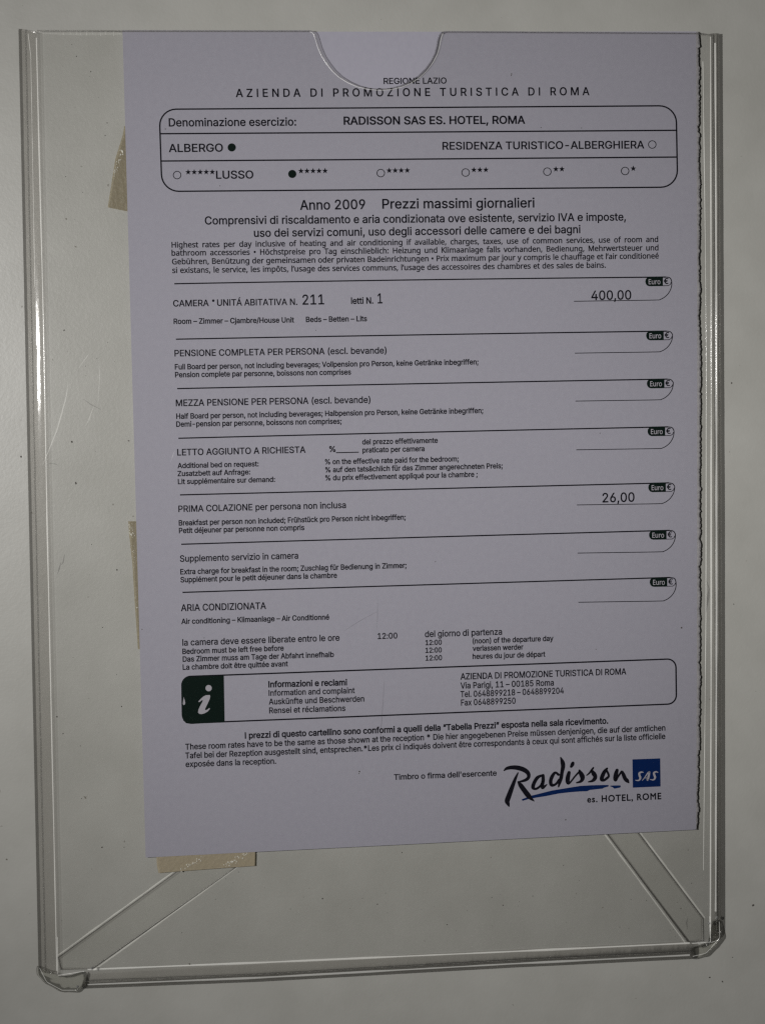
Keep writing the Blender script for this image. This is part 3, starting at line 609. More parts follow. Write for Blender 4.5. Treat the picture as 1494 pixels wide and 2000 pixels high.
c 385|204,371 244,376 292,370 337,356 358,415 309,431 245,438 191,432 142,415 102,385 71,342 51,284 44,213 50,143 69,87 99,45 139,15 187,-2 241,-8 304,-2 351,15 351,78 302,60 240,53 202,58 172,71 148,94 131,126 120,166 117,213 120,263 131,303 148,335 172,358
d 493|181,368 231,379 291,369 329,336 349,284 355,200 348,135 328,88 290,60 232,51 181,61 146,93 124,144 117,213 124,281 146,334|323,407 280,429 221,438 183,434 149,424 119,406 93,381 71,350 56,311 47,266 44,214 47,162 56,117 71,79 92,48 118,23 148,6 182,-5 221,-8 279,1 323,24 354,58 368,0 425,0 425,609 354,609 354,438 359,374
e 452|194,-2 251,-8 327,-1 392,20 392,82 327,60 254,52 197,62 154,90 127,137 117,201 411,201 411,244 406,299 390,346 364,385 329,414 286,432 234,438 181,431 134,411 96,378 68,333 50,277 44,212 51,146 70,91 101,48 143,17|188,372 233,380 266,376 292,364 312,346 326,322 335,292 338,257 119,257 130,309 154,348
f 276|262,552 292,544 310,599 274,609 227,613 186,609 152,597 124,577 104,547 92,507 87,457 87,432 12,408 12,375 87,375 87,0 158,0 158,375 266,375 266,430 158,430 158,458 162,502 175,532 197,550 228,556
g 493|147,423 117,404 91,377 56,306 44,214 56,121 91,51 117,25 147,7 182,-4 221,-8 263,-4 299,8 329,28 354,57 356,32 355,-13 347,-63 324,-101 286,-126 237,-134 149,-125 78,-100 78,-165 147,-186 233,-192 293,-187 341,-172 378,-146 404,-109 420,-63 425,-7 425,430 369,430 359,373 329,402 297,422 261,434 221,438 181,434|182,60 146,92 124,143 117,213 120,262 130,303 147,336 169,359 197,374 230,379 270,374 302,362 326,340 343,309 353,267 356,197 349,131 326,85 309,69 288,58 232,50
h 496|308,372 338,353 355,321 361,275 361,0 431,0 431,280 426,330 413,370 391,400 360,421 321,433 273,437 221,429 174,407 140,370 138,399 139,609 68,609 68,0 139,0 139,222 142,269 150,308 166,338 189,360 222,374 265,379
i 207|133,580 104,591 88,588 75,580 66,566 63,546 66,526 75,512 88,504 104,501 133,512 142,526 145,546 142,566|139,0 139,430 68,430 68,0
j 207|126,-133 136,-101 139,-64 139,430 68,430 68,-67 64,-100 51,-120 32,-130 9,-134 -19,-132 -44,-126 -44,-183 -18,-190 18,-192 56,-189 87,-177 110,-159|66,566 63,546 66,526 75,512 88,504 104,501 133,512 142,526 145,546 142,566 133,580 104,591 88,588 75,580
l 207|68,609 68,0 139,0 139,609
m 750|378,398 349,420 312,433 266,438 217,431 173,409 140,371 125,430 68,430 68,0 139,0 139,223 141,269 150,308 164,338 185,360 215,374 253,379 281,376 303,367 320,353 332,333 342,277 342,0 411,0 411,237 418,298 438,342 474,369 528,379 567,372 594,353 610,321 615,277 615,0 685,0 685,280 676,352 649,401 603,429 540,438 499,433 461,420 427,398 402,366
n 496|68,430 68,0 139,0 139,223 146,289 166,338 204,368 265,379 308,372 338,353 355,321 361,275 361,0 431,0 431,280 421,352 391,401 343,429 275,438 222,431 175,409 140,371 125,430
o 485|365,263 369,216 366,169 356,128 339,95 314,71 282,56 243,51 203,56 172,71 147,95 130,128 120,169 117,216 124,284 147,335 185,368 242,379 282,374 314,359 338,335 355,303|68,336 50,282 44,216 48,165 59,121 77,82 100,51 129,25 163,7 200,-4 241,-8 285,-4 324,7 359,25 388,51 411,82 428,121 438,165 442,216 436,282 417,336 387,380 347,412 299,431 244,438 186,431 137,412 97,380
p 493|220,55 188,70 165,93 150,126 142,167 139,229 142,275 152,313 167,342 190,362 221,374 260,379 311,367 348,334 369,283 376,217 373,171 364,131 348,98 326,72 297,56 261,51|134,55 170,24 213,1 272,-8 322,-2 365,17 401,49 427,93 444,148 449,216 446,268 437,313 422,351 401,383 374,407 344,424 310,434 273,438 213,429 170,405 139,371 126,430 68,430 68,-192 139,-192 139,-16
r 331|240,435 214,426 170,395 137,351 126,430 68,430 68,0 139,0 139,229 149,289 176,334 217,363 264,374 310,368 319,433 295,437 269,438
s 384|314,197 289,215 154,274 119,298 108,328 114,350 131,366 159,377 197,380 258,372 315,353 339,409 275,430 202,438 137,430 85,408 52,372 41,324 45,292 57,266 76,245 103,228 239,167 271,141 280,112 274,86 256,66 224,53 178,49 104,60 42,83 42,19 99,-1 176,-8 226,-4 268,6 302,24 327,49 343,80 348,119 344,150 333,176
t 289|144,430 144,528 103,528 75,437 13,409 13,375 74,375 74,125 78,79 91,44 112,20 138,4 167,-5 200,-8 240,-4 272,5 272,59 245,53 212,50 185,54 163,69 149,93 144,127 144,375 269,375 269,430
u 496|158,76 141,108 135,153 135,430 63,430 63,148 68,99 81,59 103,29 134,8 173,-4 220,-8 273,-1 321,20 356,57 370,0 427,0 427,430 357,430 357,206 354,160 345,121 330,91 306,69 273,55 230,51 188,57
v 407|167,176 75,430 0,430 163,0 244,0 407,430 332,430 227,138 204,63
w 630|172,73 82,431 9,431 127,1 207,1 294,275 313,357 321,335 346,243 419,1 502,1 621,431 549,431 466,108 460,74 428,188 354,431 277,431 193,160
x 424|322,430 213,268 102,430 22,430 170,220 14,0 94,0 213,172 330,0 410,0 253,220 402,430
y 409|9,-186 34,-190 67,-192 106,-188 138,-176 165,-156 188,-130 224,-59 409,430 333,430 245,186 209,68 169,185 76,430 1,430 174,-2 152,-59 130,-99 99,-126 56,-135 9,-130
z 377|45,375 262,375 31,47 31,0 346,0 346,55 112,55 340,377 340,430 45,430
. 215|107,97 88,94 72,85 61,69 58,43 61,18 72,2 88,-8 107,-11 126,-8 142,2 153,18 157,43 153,69 142,85 126,94
, 215|33,-103 85,-103 111,-42 136,23 154,84 148,93 73,93 63,31 49,-38
: 215|72,429 61,412 58,387 61,362 72,345 88,335 107,332 126,335 142,345 153,362 157,387 153,412 142,429 126,438 107,441 88,438|72,2 88,-8 107,-11 126,-8 142,2 153,18 157,43 153,69 142,85 126,94 107,97 88,94 72,85 61,69 58,43 61,18
’ 140|10,376 62,376 88,437 112,503 131,564 125,573 50,573 21,424
• 302|73,235 87,216 105,203 151,193 196,203 214,216 228,235 237,261 240,293 237,325 228,351 214,370 196,383 151,392 105,383 87,370 73,351 65,325 62,293 65,261
é 452|326,579 347,606 262,614 240,575 186,496 186,486 233,486 296,546|194,-2 251,-8 327,-1 392,20 392,82 327,60 254,52 197,62 154,90 127,137 117,201 411,201 411,244 406,299 390,346 364,385 329,414 286,432 234,438 181,431 134,411 96,378 68,333 50,277 44,212 51,146 70,91 101,48 143,17|188,372 233,380 266,376 292,364 312,346 326,322 335,292 338,257 119,257 130,309 154,348
ô 485|365,263 369,216 366,169 356,128 339,95 314,71 282,56 243,51 203,56 172,71 147,95 130,128 120,169 117,216 124,284 147,335 185,368 242,379 282,374 314,359 338,335 355,303|68,336 50,282 44,216 48,165 59,121 77,82 100,51 129,25 163,7 200,-4 241,-8 285,-4 324,7 359,25 388,51 411,82 428,121 438,165 442,216 436,282 417,336 387,380 347,412 299,431 244,438 186,431 137,412 97,380|344,531 306,575 278,614 206,614 178,575 142,532 107,495 107,486 156,486 198,518 241,558 285,518 329,486 379,486 379,495
ö 485|365,263 369,216 366,169 356,128 339,95 314,71 282,56 243,51 203,56 172,71 147,95 130,128 120,169 117,216 124,284 147,335 185,368 242,379 282,374 314,359 338,335 355,303|68,336 50,282 44,216 48,165 59,121 77,82 100,51 129,25 163,7 200,-4 241,-8 285,-4 324,7 359,25 388,51 411,82 428,121 438,165 442,216 436,282 417,336 387,380 347,412 299,431 244,438 186,431 137,412 97,380|131,546 134,529 142,516 168,506 195,516 203,529 206,546 203,564 195,576 168,585 142,576 134,564|281,546 284,529 292,516 318,506 345,516 353,529 356,546 353,564 345,576 318,585 292,576 284,564
ü 496|289,564 286,546 289,529 297,516 323,506 350,516 358,529 361,546 358,564 350,576 323,585 297,576|158,76 141,108 135,153 135,430 63,430 63,148 68,99 81,59 103,29 134,8 173,-4 220,-8 273,-1 321,20 356,57 370,0 427,0 427,430 357,430 357,206 354,160 345,121 330,91 306,69 273,55 230,51 188,57|136,546 138,529 147,516 173,506 200,516 208,529 211,546 208,564 200,576 173,585 147,576 138,564
€ 459|76,249 18,249 18,197 83,197 99,138 123,88 155,47 196,17 247,-2 307,-8 376,0 431,18 431,80 374,62 311,55 271,59 236,71 207,92 184,120 166,156 154,197 325,197 325,249 148,249 148,313 349,313 349,365 153,365 174,432 206,480 250,509 305,518 366,508 419,485 448,543 380,571 305,580 246,573 195,553 153,521 120,479 97,426 82,365 18,365 18,313 76,313
FONT g
e 479|432,320 393,397 332,443 251,458 166,442 100,395 56,323 41,230 55,140 98,64 166,11 259,-9 311,-6 357,4 398,21 438,44 438,130 360,90 281,76 223,85 179,110 147,152 130,211 446,211|132,270 146,317 171,352 207,374 253,381 296,373 328,351 349,316 358,270
s 385|149,206 221,163 254,120 249,99 235,83 214,73 188,69 123,84 41,128 41,32 120,0 197,-9 256,1 303,27 334,69 345,123 340,155 322,185 291,215 244,249 160,304 135,339 139,356 151,369 170,377 194,380 253,369 324,333 324,421 256,449 192,458 131,450 84,426 54,387 44,336 77,260
H 729|173,385 173,682 75,682 75,0 173,0 173,297 555,297 555,0 653,0 653,682 555,682 555,385
O 823|62,450 45,341 61,234 109,138 185,61 286,10 409,-9 536,10 639,61 715,138 762,234 778,341 761,450 714,546 637,623 536,673 411,691 288,673 187,622 110,546|222,527 305,581 411,601 517,581 601,527 657,445 677,341 657,238 601,155 517,101 411,81 305,101 222,155 166,238 146,341 166,445
T 604|587,682 17,682 17,594 253,594 253,0 351,0 351,594 587,594
E 500|471,0 471,88 173,88 173,300 452,300 452,388 173,388 173,594 462,594 462,682 75,682 75,0
L 490|172,682 74,682 74,0 480,0 480,88 172,88
R 604|397,140 487,0 604,0 511,135 474,195 439,246 402,289 359,324 408,351 443,389 465,436 473,491 457,571 413,631 342,669 249,682 77,682 77,0 175,0 175,296 216,296 253,291 292,271 338,223|175,598 238,598 299,591 340,570 364,538 372,495 366,454 345,418 303,393 238,384 175,384
M 781|165,682 73,682 73,0 171,0 171,531 383,267 399,267 609,531 611,0 709,0 709,682 618,682 391,402
A 667|100,0 186,201 476,201 567,0 667,0 362,686 293,686 0,0|326,536 436,289 224,289
S 458|144,348 231,293 304,237 335,165 328,136 308,108 273,87 224,79 175,85 128,105 84,136 44,178 44,54 87,26 133,6 182,-5 235,-9 311,5 372,43 412,102 426,176 395,283 322,354 235,406 162,457 131,522 139,555 161,581 196,597 239,603 275,600 315,588 356,566 399,532 399,643 325,679 247,691 162,678 97,642 55,584 40,509 71,415
. 219|54,74 49,51 54,28 67,9 86,-4 109,-9 132,-4 151,9 164,28 169,51 164,74 151,93 132,106 109,111 86,106 67,93
, 219|169,-17 176,26 171,66 157,97 134,116 105,123 81,119 63,107 50,89 46,66 50,43 60,26 75,15 95,10 98,-19 93,-50 80,-78 59,-99 59,-118 111,-94 147,-59
'''
FONTS, CAPU, SPACE = {}, {'a': 509, 'v': 573, 'g': 682}, {'a': 190, 'v': 215, 'g': 250}
for ln in GLYPHS.strip('\n').split('\n'):
    if ln.startswith('FONT '):
        cur = FONTS.setdefault(ln[5:], {})
        continue
    ch, rest = ln[0], ln[2:].split('|')
    cur[ch] = (int(rest[0]), [[tuple(int(q) for q in p.split(',')) for p in c.split()] for c in rest[1:]])
FONTS['a']['l'] = (160, [[(50, 0), (110, 0), (110, 518), (50, 518)]])
FONTS['a']['I'] = (190, [[(65, 0), (128, 0), (128, 509), (65, 509)]])

# ------------------------------------------------------------------ the wall
ZW = 1.7                         # wall surface behind the paper
wv = [Vector((x, y, z)) for z in (ZW, ZW + 30) for x, y in ((-700, -700), (900, -700), (900, 800), (-700, 800))]
wall = link('wall', wv, [(0, 1, 2, 3), (7, 6, 5, 4), (0, 4, 5, 1), (1, 5, 6, 2), (2, 6, 7, 3), (3, 7, 4, 0)], M_WALL)
wall['kind'] = 'structure'

# ------------------------------------------------------------------ the acrylic holder
ZF, ZB = -2.6, -0.32             # front and back face of the front sheet
holder = thing('acrylic_sign_holder', 'large clear acrylic pocket with a thumb notch, mounted flat on the pale wall', 'sign holder', (747, 1900), ZW)


def lerp_path(pts, t):
    seg = []
    tot = 0
    for a, b in zip(pts, pts[1:]):
        l = math.hypot(b[0] - a[0], b[1] - a[1])
        seg.append((tot, l, a, b))
        tot += l
    d = t * tot
    for s, l, a, b in seg:
        if d <= s + l + 1e-9:
            k = (d - s) / l
            return a[0] + (b[0] - a[0]) * k, a[1] + (b[1] - a[1]) * k
    return pts[-1]


def bent_edge(name, outer, inner, n=90, thick=2.25, q=14, mat_=None):
    """the sheet's heat-bent border: a curved strip of real thickness from the front face back to the wall"""
    verts, faces = [], []
    zw = ZW - 0.05
    for i in range(n + 1):
        t = i / n
        o = at(*lerp_path(outer, t), zw)
        e = at(*lerp_path(inner, t), ZF)
        wid = (o.xy - e.xy).length
        wob = 0.10 * noise.noise((t * 23, len(name), 0)) + 0.04 * noise.noise((t * 80, len(name), 4))
        prof = []
        for k in range(q + 1):
            a = math.pi / 2 * k / q
            prof.append((1 - math.cos(a) ** 0.9, zw + (ZF - zw) * math.sin(a) ** 0.8))
        ti = thick / wid
        for k in range(q, -1, -1):
            a = math.pi / 2 * k / q
            prof.append((1 - (1 - ti) * math.cos(a) ** 0.9, zw + (ZB - zw) * math.sin(a) ** 0.8))
        for u, z in prof:
            uu = u + wob / wid * math.sin(math.pi * min(u, 1))
            verts.append(Vector((o.x + (e.x - o.x) * uu, o.y + (e.y - o.y) * uu, z)))
    m_ = 2 * (q + 1)
    for i in range(n):
        for k in range(m_):
            if k == q:            # open where the bend runs on into the flat sheet
                continue
            k2 = (k + 1) % m_
            faces.append((i * m_ + k, i * m_ + k2, (i + 1) * m_ + k2, (i + 1) * m_ + k))
    faces.append(tuple(range(m_))[::-1])
    faces.append(tuple(n * m_ + k for k in range(m_)))
    o = link(name, verts, faces, mat_ or M_GLASS, holder, smooth=True)
    bm = bmesh.new()
    bm.from_mesh(o.data)
    bmesh.ops.recalc_face_normals(bm, faces=bm.faces)
    for e in bm.edges:
        if len(e.link_faces) == 2 and e.calc_face_angle(0) > math.radians(40):
            e.smooth = False
    bm.to_mesh(o.data)
    bm.free()
    return o


LEFT_O = [(37, 58), (57, 1000), (76, 1893)]
LEFT_I = [(72, 63), (92, 1000), (113, 1903)]
RIGHT_O = [(1403, 68), (1408, 1000), (1409, 1812)]
RIGHT_I = [(1384, 66), (1387, 1000), (1387, 1839)]
BOT_O = [(160, 1929), (500, 1916), (1000, 1888), (1352, 1871)]
BOT_I = [(166, 1901), (500, 1882), (1000, 1858), (1352, 1841)]
edge_l = bent_edge('side_edge', LEFT_O, LEFT_I)
edge_r = bent_edge('side_edge', RIGHT_O, RIGHT_I)
edge_b = bent_edge('bottom_edge', BOT_O, BOT_I)


def painted_highlight(parent, pts, w, z, n=70, mat_=None, name='painted_highlight'):
    # added pale ridge standing in for a refracted bright line; its width wavers
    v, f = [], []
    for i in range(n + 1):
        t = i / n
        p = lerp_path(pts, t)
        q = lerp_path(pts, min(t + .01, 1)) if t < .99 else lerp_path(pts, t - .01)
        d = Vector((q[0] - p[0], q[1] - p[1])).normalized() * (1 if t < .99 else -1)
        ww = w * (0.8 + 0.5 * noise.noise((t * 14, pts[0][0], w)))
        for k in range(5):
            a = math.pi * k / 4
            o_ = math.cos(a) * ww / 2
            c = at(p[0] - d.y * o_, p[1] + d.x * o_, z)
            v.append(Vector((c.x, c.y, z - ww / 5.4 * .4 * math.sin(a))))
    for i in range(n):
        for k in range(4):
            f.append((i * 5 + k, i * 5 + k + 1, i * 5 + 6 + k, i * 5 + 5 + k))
    return link(name, v, f, mat_ or M_CAUSTIC, parent, smooth=True)


painted_highlight(edge_l, [(72, 74), (86, 640), (92.5, 1000), (112, 1896)], 3.2, ZF - .04)  # caustic lines along the bends, put in as pale ridges
painted_highlight(edge_l, [(56, 66), (61, 110), (69, 560)], 1.3, ZF - .02)
painted_highlight(edge_r, [(1387, 72), (1388, 500), (1388.5, 1200), (1386.5, 1832)], 3.4, ZF - .02)
painted_highlight(edge_r, [(1396, 84), (1398, 500), (1399, 1200), (1397, 1780)], 5.0, ZF + .12)
painted_highlight(edge_r, [(1372, 120), (1377, 500), (1378.5, 700), (1378, 1200), (1373, 1700)], 1.6, ZF - .03)
painted_highlight(edge_b, [(172, 1893.5), (500, 1880.5), (1000, 1858.5), (1346, 1842)], 4.5, ZF - .04)
painted_highlight(edge_b, [(172, 1923), (500, 1910), (1000, 1882.5), (1346, 1865.5)], 4.5, ZF + .75)


# front sheet with its thumb notch, cut edges rounded over
NOTCH = [(598, 58.5), (606, 58.6), (612, 60.5), (616, 66), (619, 75), (624, 92), (631, 108), (640, 122), (651, 136),
         (664, 148), (680, 158), (698, 166), (718, 171), (740, 173), (762, 171.5), (782, 166.5), (800, 158.5), (816, 148),
         (830, 134), (841, 119), (849, 103), (853, 88), (855, 76), (858, 67), (863, 61.5), (872, 60)]
OUT = [(72.5, 58)] + NOTCH + [(1363, 63), (1384, 66), (1387, 1000), (1386, 1839), (1352, 1841), (1000, 1858), (500, 1882),
       (166, 1901), (113, 1903), (92, 1000)]


def slab(name, pts, z0, z1, mats, parent, bev=0.35, seg=3, keep=None):
    """sheet cut to an outline; broad faces take the first material, the cut edge the second"""
    bm = bmesh.new()
    n = len(pts)
    P = [at(*p, z0) for p in pts]
    a = [bm.verts.new((p.x, p.y, z0)) for p in P]
    b = [bm.verts.new((p.x, p.y, z1)) for p in P]
    bm.faces.new(a)
    bm.faces.new(b[::-1])
    for i in range(n):
        j = (i + 1) % n
        bm.faces.new((a[i], b[i], b[j], a[j]))
    bmesh.ops.recalc_face_normals(bm, faces=bm.faces)
    ed = [e for e in bm.edges if abs(e.verts[0].co.z - e.verts[1].co.z) < 1e-6]
    bmesh.ops.bevel(bm, geom=ed, offset=bev, segments=seg, profile=0.5, affect='EDGES', clamp_overlap=True)
    big = sorted(bm.faces, key=lambda f: -f.calc_area())[:2]
    off = origin(parent)
    if keep is not None:          # drop the cut faces that butt against the bent borders
        gone = [f for f in bm.faces if f not in big and f.calc_center_median().y > keep]
        bmesh.ops.delete(bm, geom=gone, context='FACES_ONLY')
        bm.faces.ensure_lookup_table()
    for f in bm.faces:
        f.smooth = f not in big
        f.material_index = 0 if f in big else 1
    for v in bm.verts:
        v.co = W(v.co) - off
    bmesh.ops.recalc_face_normals(bm, faces=bm.faces)
    me = bpy.data.meshes.new(name)
    bm.to_mesh(me)
    bm.free()
    for mm in mats:
        me.materials.append(mm)
    o = bpy.data.objects.new(name, me)
    COL.objects.link(o)
    o.parent = parent
    return o


front = slab('front_sheet', OUT, ZF, ZB, [M_PANE, M_CUT], holder, keep=at(740, 185, ZF).y)
rim = []
for k in range(1, len(NOTCH) - 1):
    (xa, ya), (xb, yb), (x, y) = NOTCH[k - 1], NOTCH[k + 1], NOTCH[k]
    d = math.hypot(xb - xa, yb - ya)
    o_ = 3.4 + 2.6 * max(0, -(yb - ya) / d)
    rim.append((x - (yb - ya) / d * o_, y + (xb - xa) / d * o_))
painted_highlight(front, rim, 2.0, ZF - .03)  # painted highlight just outside the notch edge

# two diagonal straps running behind the notice to the bottom corners
strap_l = slab('corner_strap', [(113, 1871), (955, 1262), (955, 1345), (180, 1893), (118, 1895)], ZW - 1.25, ZW - 0.05, [M_STRAP, M_STRAP_CUT], holder, 0.58)
strap_r = slab('corner_strap', [(1343, 1842), (1373, 1838), (1372, 1794), (1245, 1626), (1020, 1328), (980, 1356), (1185, 1630)], ZW - 1.2, ZW - 0.05, [M_STRAP, M_STRAP_CUT], holder, 0.56)

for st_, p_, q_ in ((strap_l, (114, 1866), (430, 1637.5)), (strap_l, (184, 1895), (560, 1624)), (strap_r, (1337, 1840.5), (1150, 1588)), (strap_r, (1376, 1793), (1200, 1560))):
    painted_highlight(st_, [p_, q_], 3.4, ZW - .12, mat_=M_CAUSTIC_DIM, name='strap_highlight')  # light lines along the strap edges, painted as pale strips


def corner(name, pts, seed):
    """the strap's melted lump round a bottom corner"""
    bm = bmesh.new()
    zs = [ZW - 0.08, ZW - 1.6, ZF + 0.9, ZF - 0.25]
    sh = [1.0, 1.05, 0.97, 0.74]
    c = Vector((sum(p[0] for p in pts) / len(pts), sum(p[1] for p in pts) / len(pts)))
    rings = []
    # densify outline
    q = []
    for i in range(len(pts)):
        a, b = Vector(pts[i]), Vector(pts[(i + 1) % len(pts)])
        for s in range(4):
            q.append(a.lerp(b, s / 4))
    for z, k in zip(zs, sh):
        r = []
        for p in q:
            pp = c + (p - c) * k
            pp = pp + Vector((noise.noise((p.x * .12, p.y * .12, seed + z)), noise.noise((p.x * .12, p.y * .12, seed + 9 + z)))) * 1.6
            w_ = at(pp.x, pp.y, z)
            r.append(bm.verts.new((w_.x, w_.y, z + 0.25 * noise.noise((p.x * .1, p.y * .1, seed + 3)))))
        rings.append(r)
    n = len(q)
    for a, b in zip(rings, rings[1:]):
        for i in range(n):
            j = (i + 1) % n
            bm.faces.new((a[i], a[j], b[j], b[i]))
    bm.faces.new(rings[0])
    top = at(c.x, c.y, ZF - 0.4)
    tv = bm.verts.new((top.x, top.y, ZF - 0.4))
    for i in range(n):
        bm.faces.new((rings[-1][i], rings[-1][(i + 1) % n], tv))
    bmesh.ops.recalc_face_normals(bm, faces=bm.faces)
    off = origin(holder)
    for f in bm.faces:
        f.smooth = True
    for v in bm.verts:
        v.co = W(v.co) - off
    bmesh.ops.recalc_face_normals(bm, faces=bm.faces)
    me = bpy.data.meshes.new(name)
    bm.to_mesh(me)
    bm.free()
    me.materials.append(M_CORNER)
    o = bpy.data.objects.new(name, me)
    COL.objects.link(o)
    o.parent = holder
    md = o.modifiers.new('round', 'SUBSURF')
    md.levels = md.render_levels = 2
    return o


corner('melted_corner', [(74, 1886), (100, 1896), (116, 1907), (140, 1904), (163, 1897), (169, 1921), (152, 1937), (120, 1937), (90, 1921), (73, 1903)], 2.0)
corner('melted_corner', [(1389, 1800), (1404, 1798), (1411, 1830), (1396, 1850), (1379, 1867), (1352, 1873), (1348, 1851), (1372, 1846), (1388, 1838)], 5.0)

for p_ in ([(113, 1830), (114, 1903)], [(114, 1905), (140, 1901), (165, 1897)], [(78, 1890), (92, 1918), (122, 1934), (150, 1934)]):  # bright corner lines painted on as pale ridges
    painted_highlight(edge_b, p_, 1.8, ZF - .45, n=20)
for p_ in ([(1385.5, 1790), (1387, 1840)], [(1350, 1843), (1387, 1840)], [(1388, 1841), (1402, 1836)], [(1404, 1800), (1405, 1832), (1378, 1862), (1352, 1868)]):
    painted_highlight(edge_b, p_, 1.8, ZF - .45, n=20)

# scratches and dust on the sheet
def on_sheet(name, pts, material, z=ZF - 0.03, parent=None):
    fl_ = []
    n = len(pts)
    L, R = [], []
    for i, (x, y, w) in enumerate(pts):
        a, c = pts[max(i - 1, 0)], pts[min(i + 1, n - 1)]
        dx, dy = c[0] - a[0], c[1] - a[1]
        d = math.hypot(dx, dy) or 1
        L.append(at(x - dy / d * w / 2, y + dx / d * w / 2, z))
        R.append(at(x + dy / d * w / 2, y - dx / d * w / 2, z))
    return link(name, L + R, [(i, n + i, n + i + 1, i + 1) for i in range(n - 1)], material, parent or front)


on_sheet('scratch', [(134, 748, .4), (130, 775, 1.6), (122, 805, 2.2), (112, 840, 2.4), (100, 870, 2.0), (84, 909, 0.6)], M_SCRATCH)
on_sheet('scratch', [(194, 700, .3), (195, 740, 1.2), (192, 790, .3)], M_SCRATCH)
on_sheet('scratch', [(183, 795, .3), (176, 815, 1.4), (168, 832, .3)], M_SCRATCH)
on_sheet('scratch', [(342, 880, .3), (338, 890, 1.2), (334, 902, .3)], M_SCRATCH)
on_sheet('scratch', [(155, 718, .3), (168, 700, 1.2), (175, 690, .3)], M_SCRATCH)
on_sheet('scratch', [(750, 1330, .6), (747, 1380, 1.0), (744, 1420, 1.2), (742, 1442, .6)], M_HAIR, -0.26)
on_sheet('scratch', [(672, 1232, .4), (700, 1214, .9), (735, 1195, .4)], M_HAIR, -0.26)
on_sheet('scratch', [(737, 1170, .4), (737, 1200, .9), (736, 1228, .4)], M_HAIR, -0.26)
on_sheet('scuff_mark', [(127, 1083, 1), (124, 1098, 2.6), (121, 1103, 1)], M_HAIR, ZW - 0.03, wall)
on_sheet('scuff_mark', [(120, 1098, 1), (116, 1112, 3.0), (113, 1121, 1)], M_HAIR, ZW - 0.03, wall)
on_sheet('scuff_mark', [(97, 905, 1), (108, 906, 1.6), (114, 909, .6)], M_HAIR, ZW - 0.03, wall)
on_sheet('scuff_mark', [(163, 779, .6), (178, 790, 1.6), (198, 800, .6)], M_HAIR, ZW - 0.03, wall)
on_sheet('scuff_mark', [(1378, 1130, .6), (1384, 1150, 2.4), (1382, 1168, 5), (1378, 1196, 1)], M_HAIR, ZW - 0.03, wall)
on_sheet('scuff_mark', [(1342, 1793, .8), (1340, 1803, 2.6), (1342, 1815, .8)], M_HAIR, ZW - 0.03, wall)

on_sheet('pale_edge_band', [(76, 63, 6), (130, 64, 9), (170, 65, 8), (238, 65.5, 5)], M_EDGE_BAND)  # faint pale band along the sheet's top edge
for k in range(9):
    x = 125 + k * 12 + random.uniform(-4, 4)
    on_sheet('nick', [(x, 60, .8), (x + 1, 67 + random.uniform(0, 4), 1.4)], M_SCRATCH)


def specks(name, spots, z, parent, material):
    v, f = [], []
    for x, y, r in spots:
        b = len(v)
        n = 7
        ph = random.random() * 6
        el = random.uniform(.5, 1)
        for i in range(n):
            a = 2 * math.pi * i / n
            rr = r * random.uniform(.7, 1.15)
            u, w_ = rr * math.cos(a), rr * el * math.sin(a)
            p = at(x + u * math.cos(ph) - w_ * math.sin(ph), y + u * math.sin(ph) + w_ * math.cos(ph), z)
            v.append(p)
        c = at(x, y, z - 0.12)
        v.append(c)
        for i in range(n):
            f.append((b + i, b + (i + 1) % n, b + n))
    return link(name, v, f, material, parent)


pts = [(141, 863, 3), (149, 944, 3.2), (252, 861, 2), (200, 1655, 1.8), (243, 1655, 1.6), (630, 1755, 2.0), (737, 1766, 1.6),
       (873, 1806, 1.8), (982, 1768, 1.6), (126, 645, 2), (371, 1883, 2), (238, 1380, 1.6), (112, 1400, 1.8), (124, 1433, 1.6),
       (229, 1113, 1.8), (190, 700, 1.2), (785, 1665, 1.4), (960, 1753, 1.2), (1040, 1750, 1.4), (1100, 1690, 1.2), (129, 345, 1.3),
       (178, 140, 1.6), (210, 240, 1.6), (206, 265, 1.4), (150, 110, 1.2), (1350, 1725, 1.4), (1343, 1660, 1.2), (160, 1560, 1.3)]
for _ in range(70):
    if random.random() < .5:
        pts.append((random.uniform(120, 235), random.uniform(80, 1850), random.uniform(.5, 1.0)))
    else:
        pts.append((random.uniform(300, 1330), random.uniform(1700, 1835), random.uniform(.5, 1.0)))
wallspots = [(1470, 1768, 2.6), (1385, 1909, 2.2), (1410, 1917, 2.4), (1430, 1870, 1.5), (1428, 748, 2.4), (1432, 1180, 1.6), (42, 892, 2.2)]
o = specks('wall_dirt', wallspots + pts, ZW - 0.02, wall, M_DUST)
o['kind'] = 'stuff'

# ------------------------------------------------------------------ tape behind the notice
def tape(pts, label, z=0.34, m_=None):
    v = [at(*p, z) for p in pts] + [at(*p, z + 0.08) for p in pts]
    n = len(pts)
    f = [tuple(range(n)), tuple(range(2 * n - 1, n - 1, -1))] + [(i, (i + 1) % n, n + (i + 1) % n, n + i) for i in range(n)]
    c = W(sum(v, Vector()) / len(v))
    o = link('adhesive_tape', v, f, m_ or M_TAPE)
    o.location = c
    for vv in o.data.vertices:
        vv.co -= c
    tag(o, label, 'tape', 'yellowed tape strips behind the notice')
    return o


def bubbles(parent, spots, z=0.30):
    v, f = [], []
    off = origin(parent)
    for x, y, r in spots:
        b = len(v)
        for k, (s, dz) in enumerate(((1, 0), (.7, -.10), (0, -.16))):
            for i in range(6):
                a = i * math.pi / 3
                p = at(x + r * s * math.cos(a), y + r * s * math.sin(a), z + dz * r)
                v.append(p)
        for k in range(2):
            for i in range(6):
                j = (i + 1) % 6
                f.append((b + 6 * k + i, b + 6 * k + j, b + 6 * k + 6 + j, b + 6 * k + 6 + i))
    return link('air_bubbles', v, f, M_BUBBLE, parent, smooth=True)


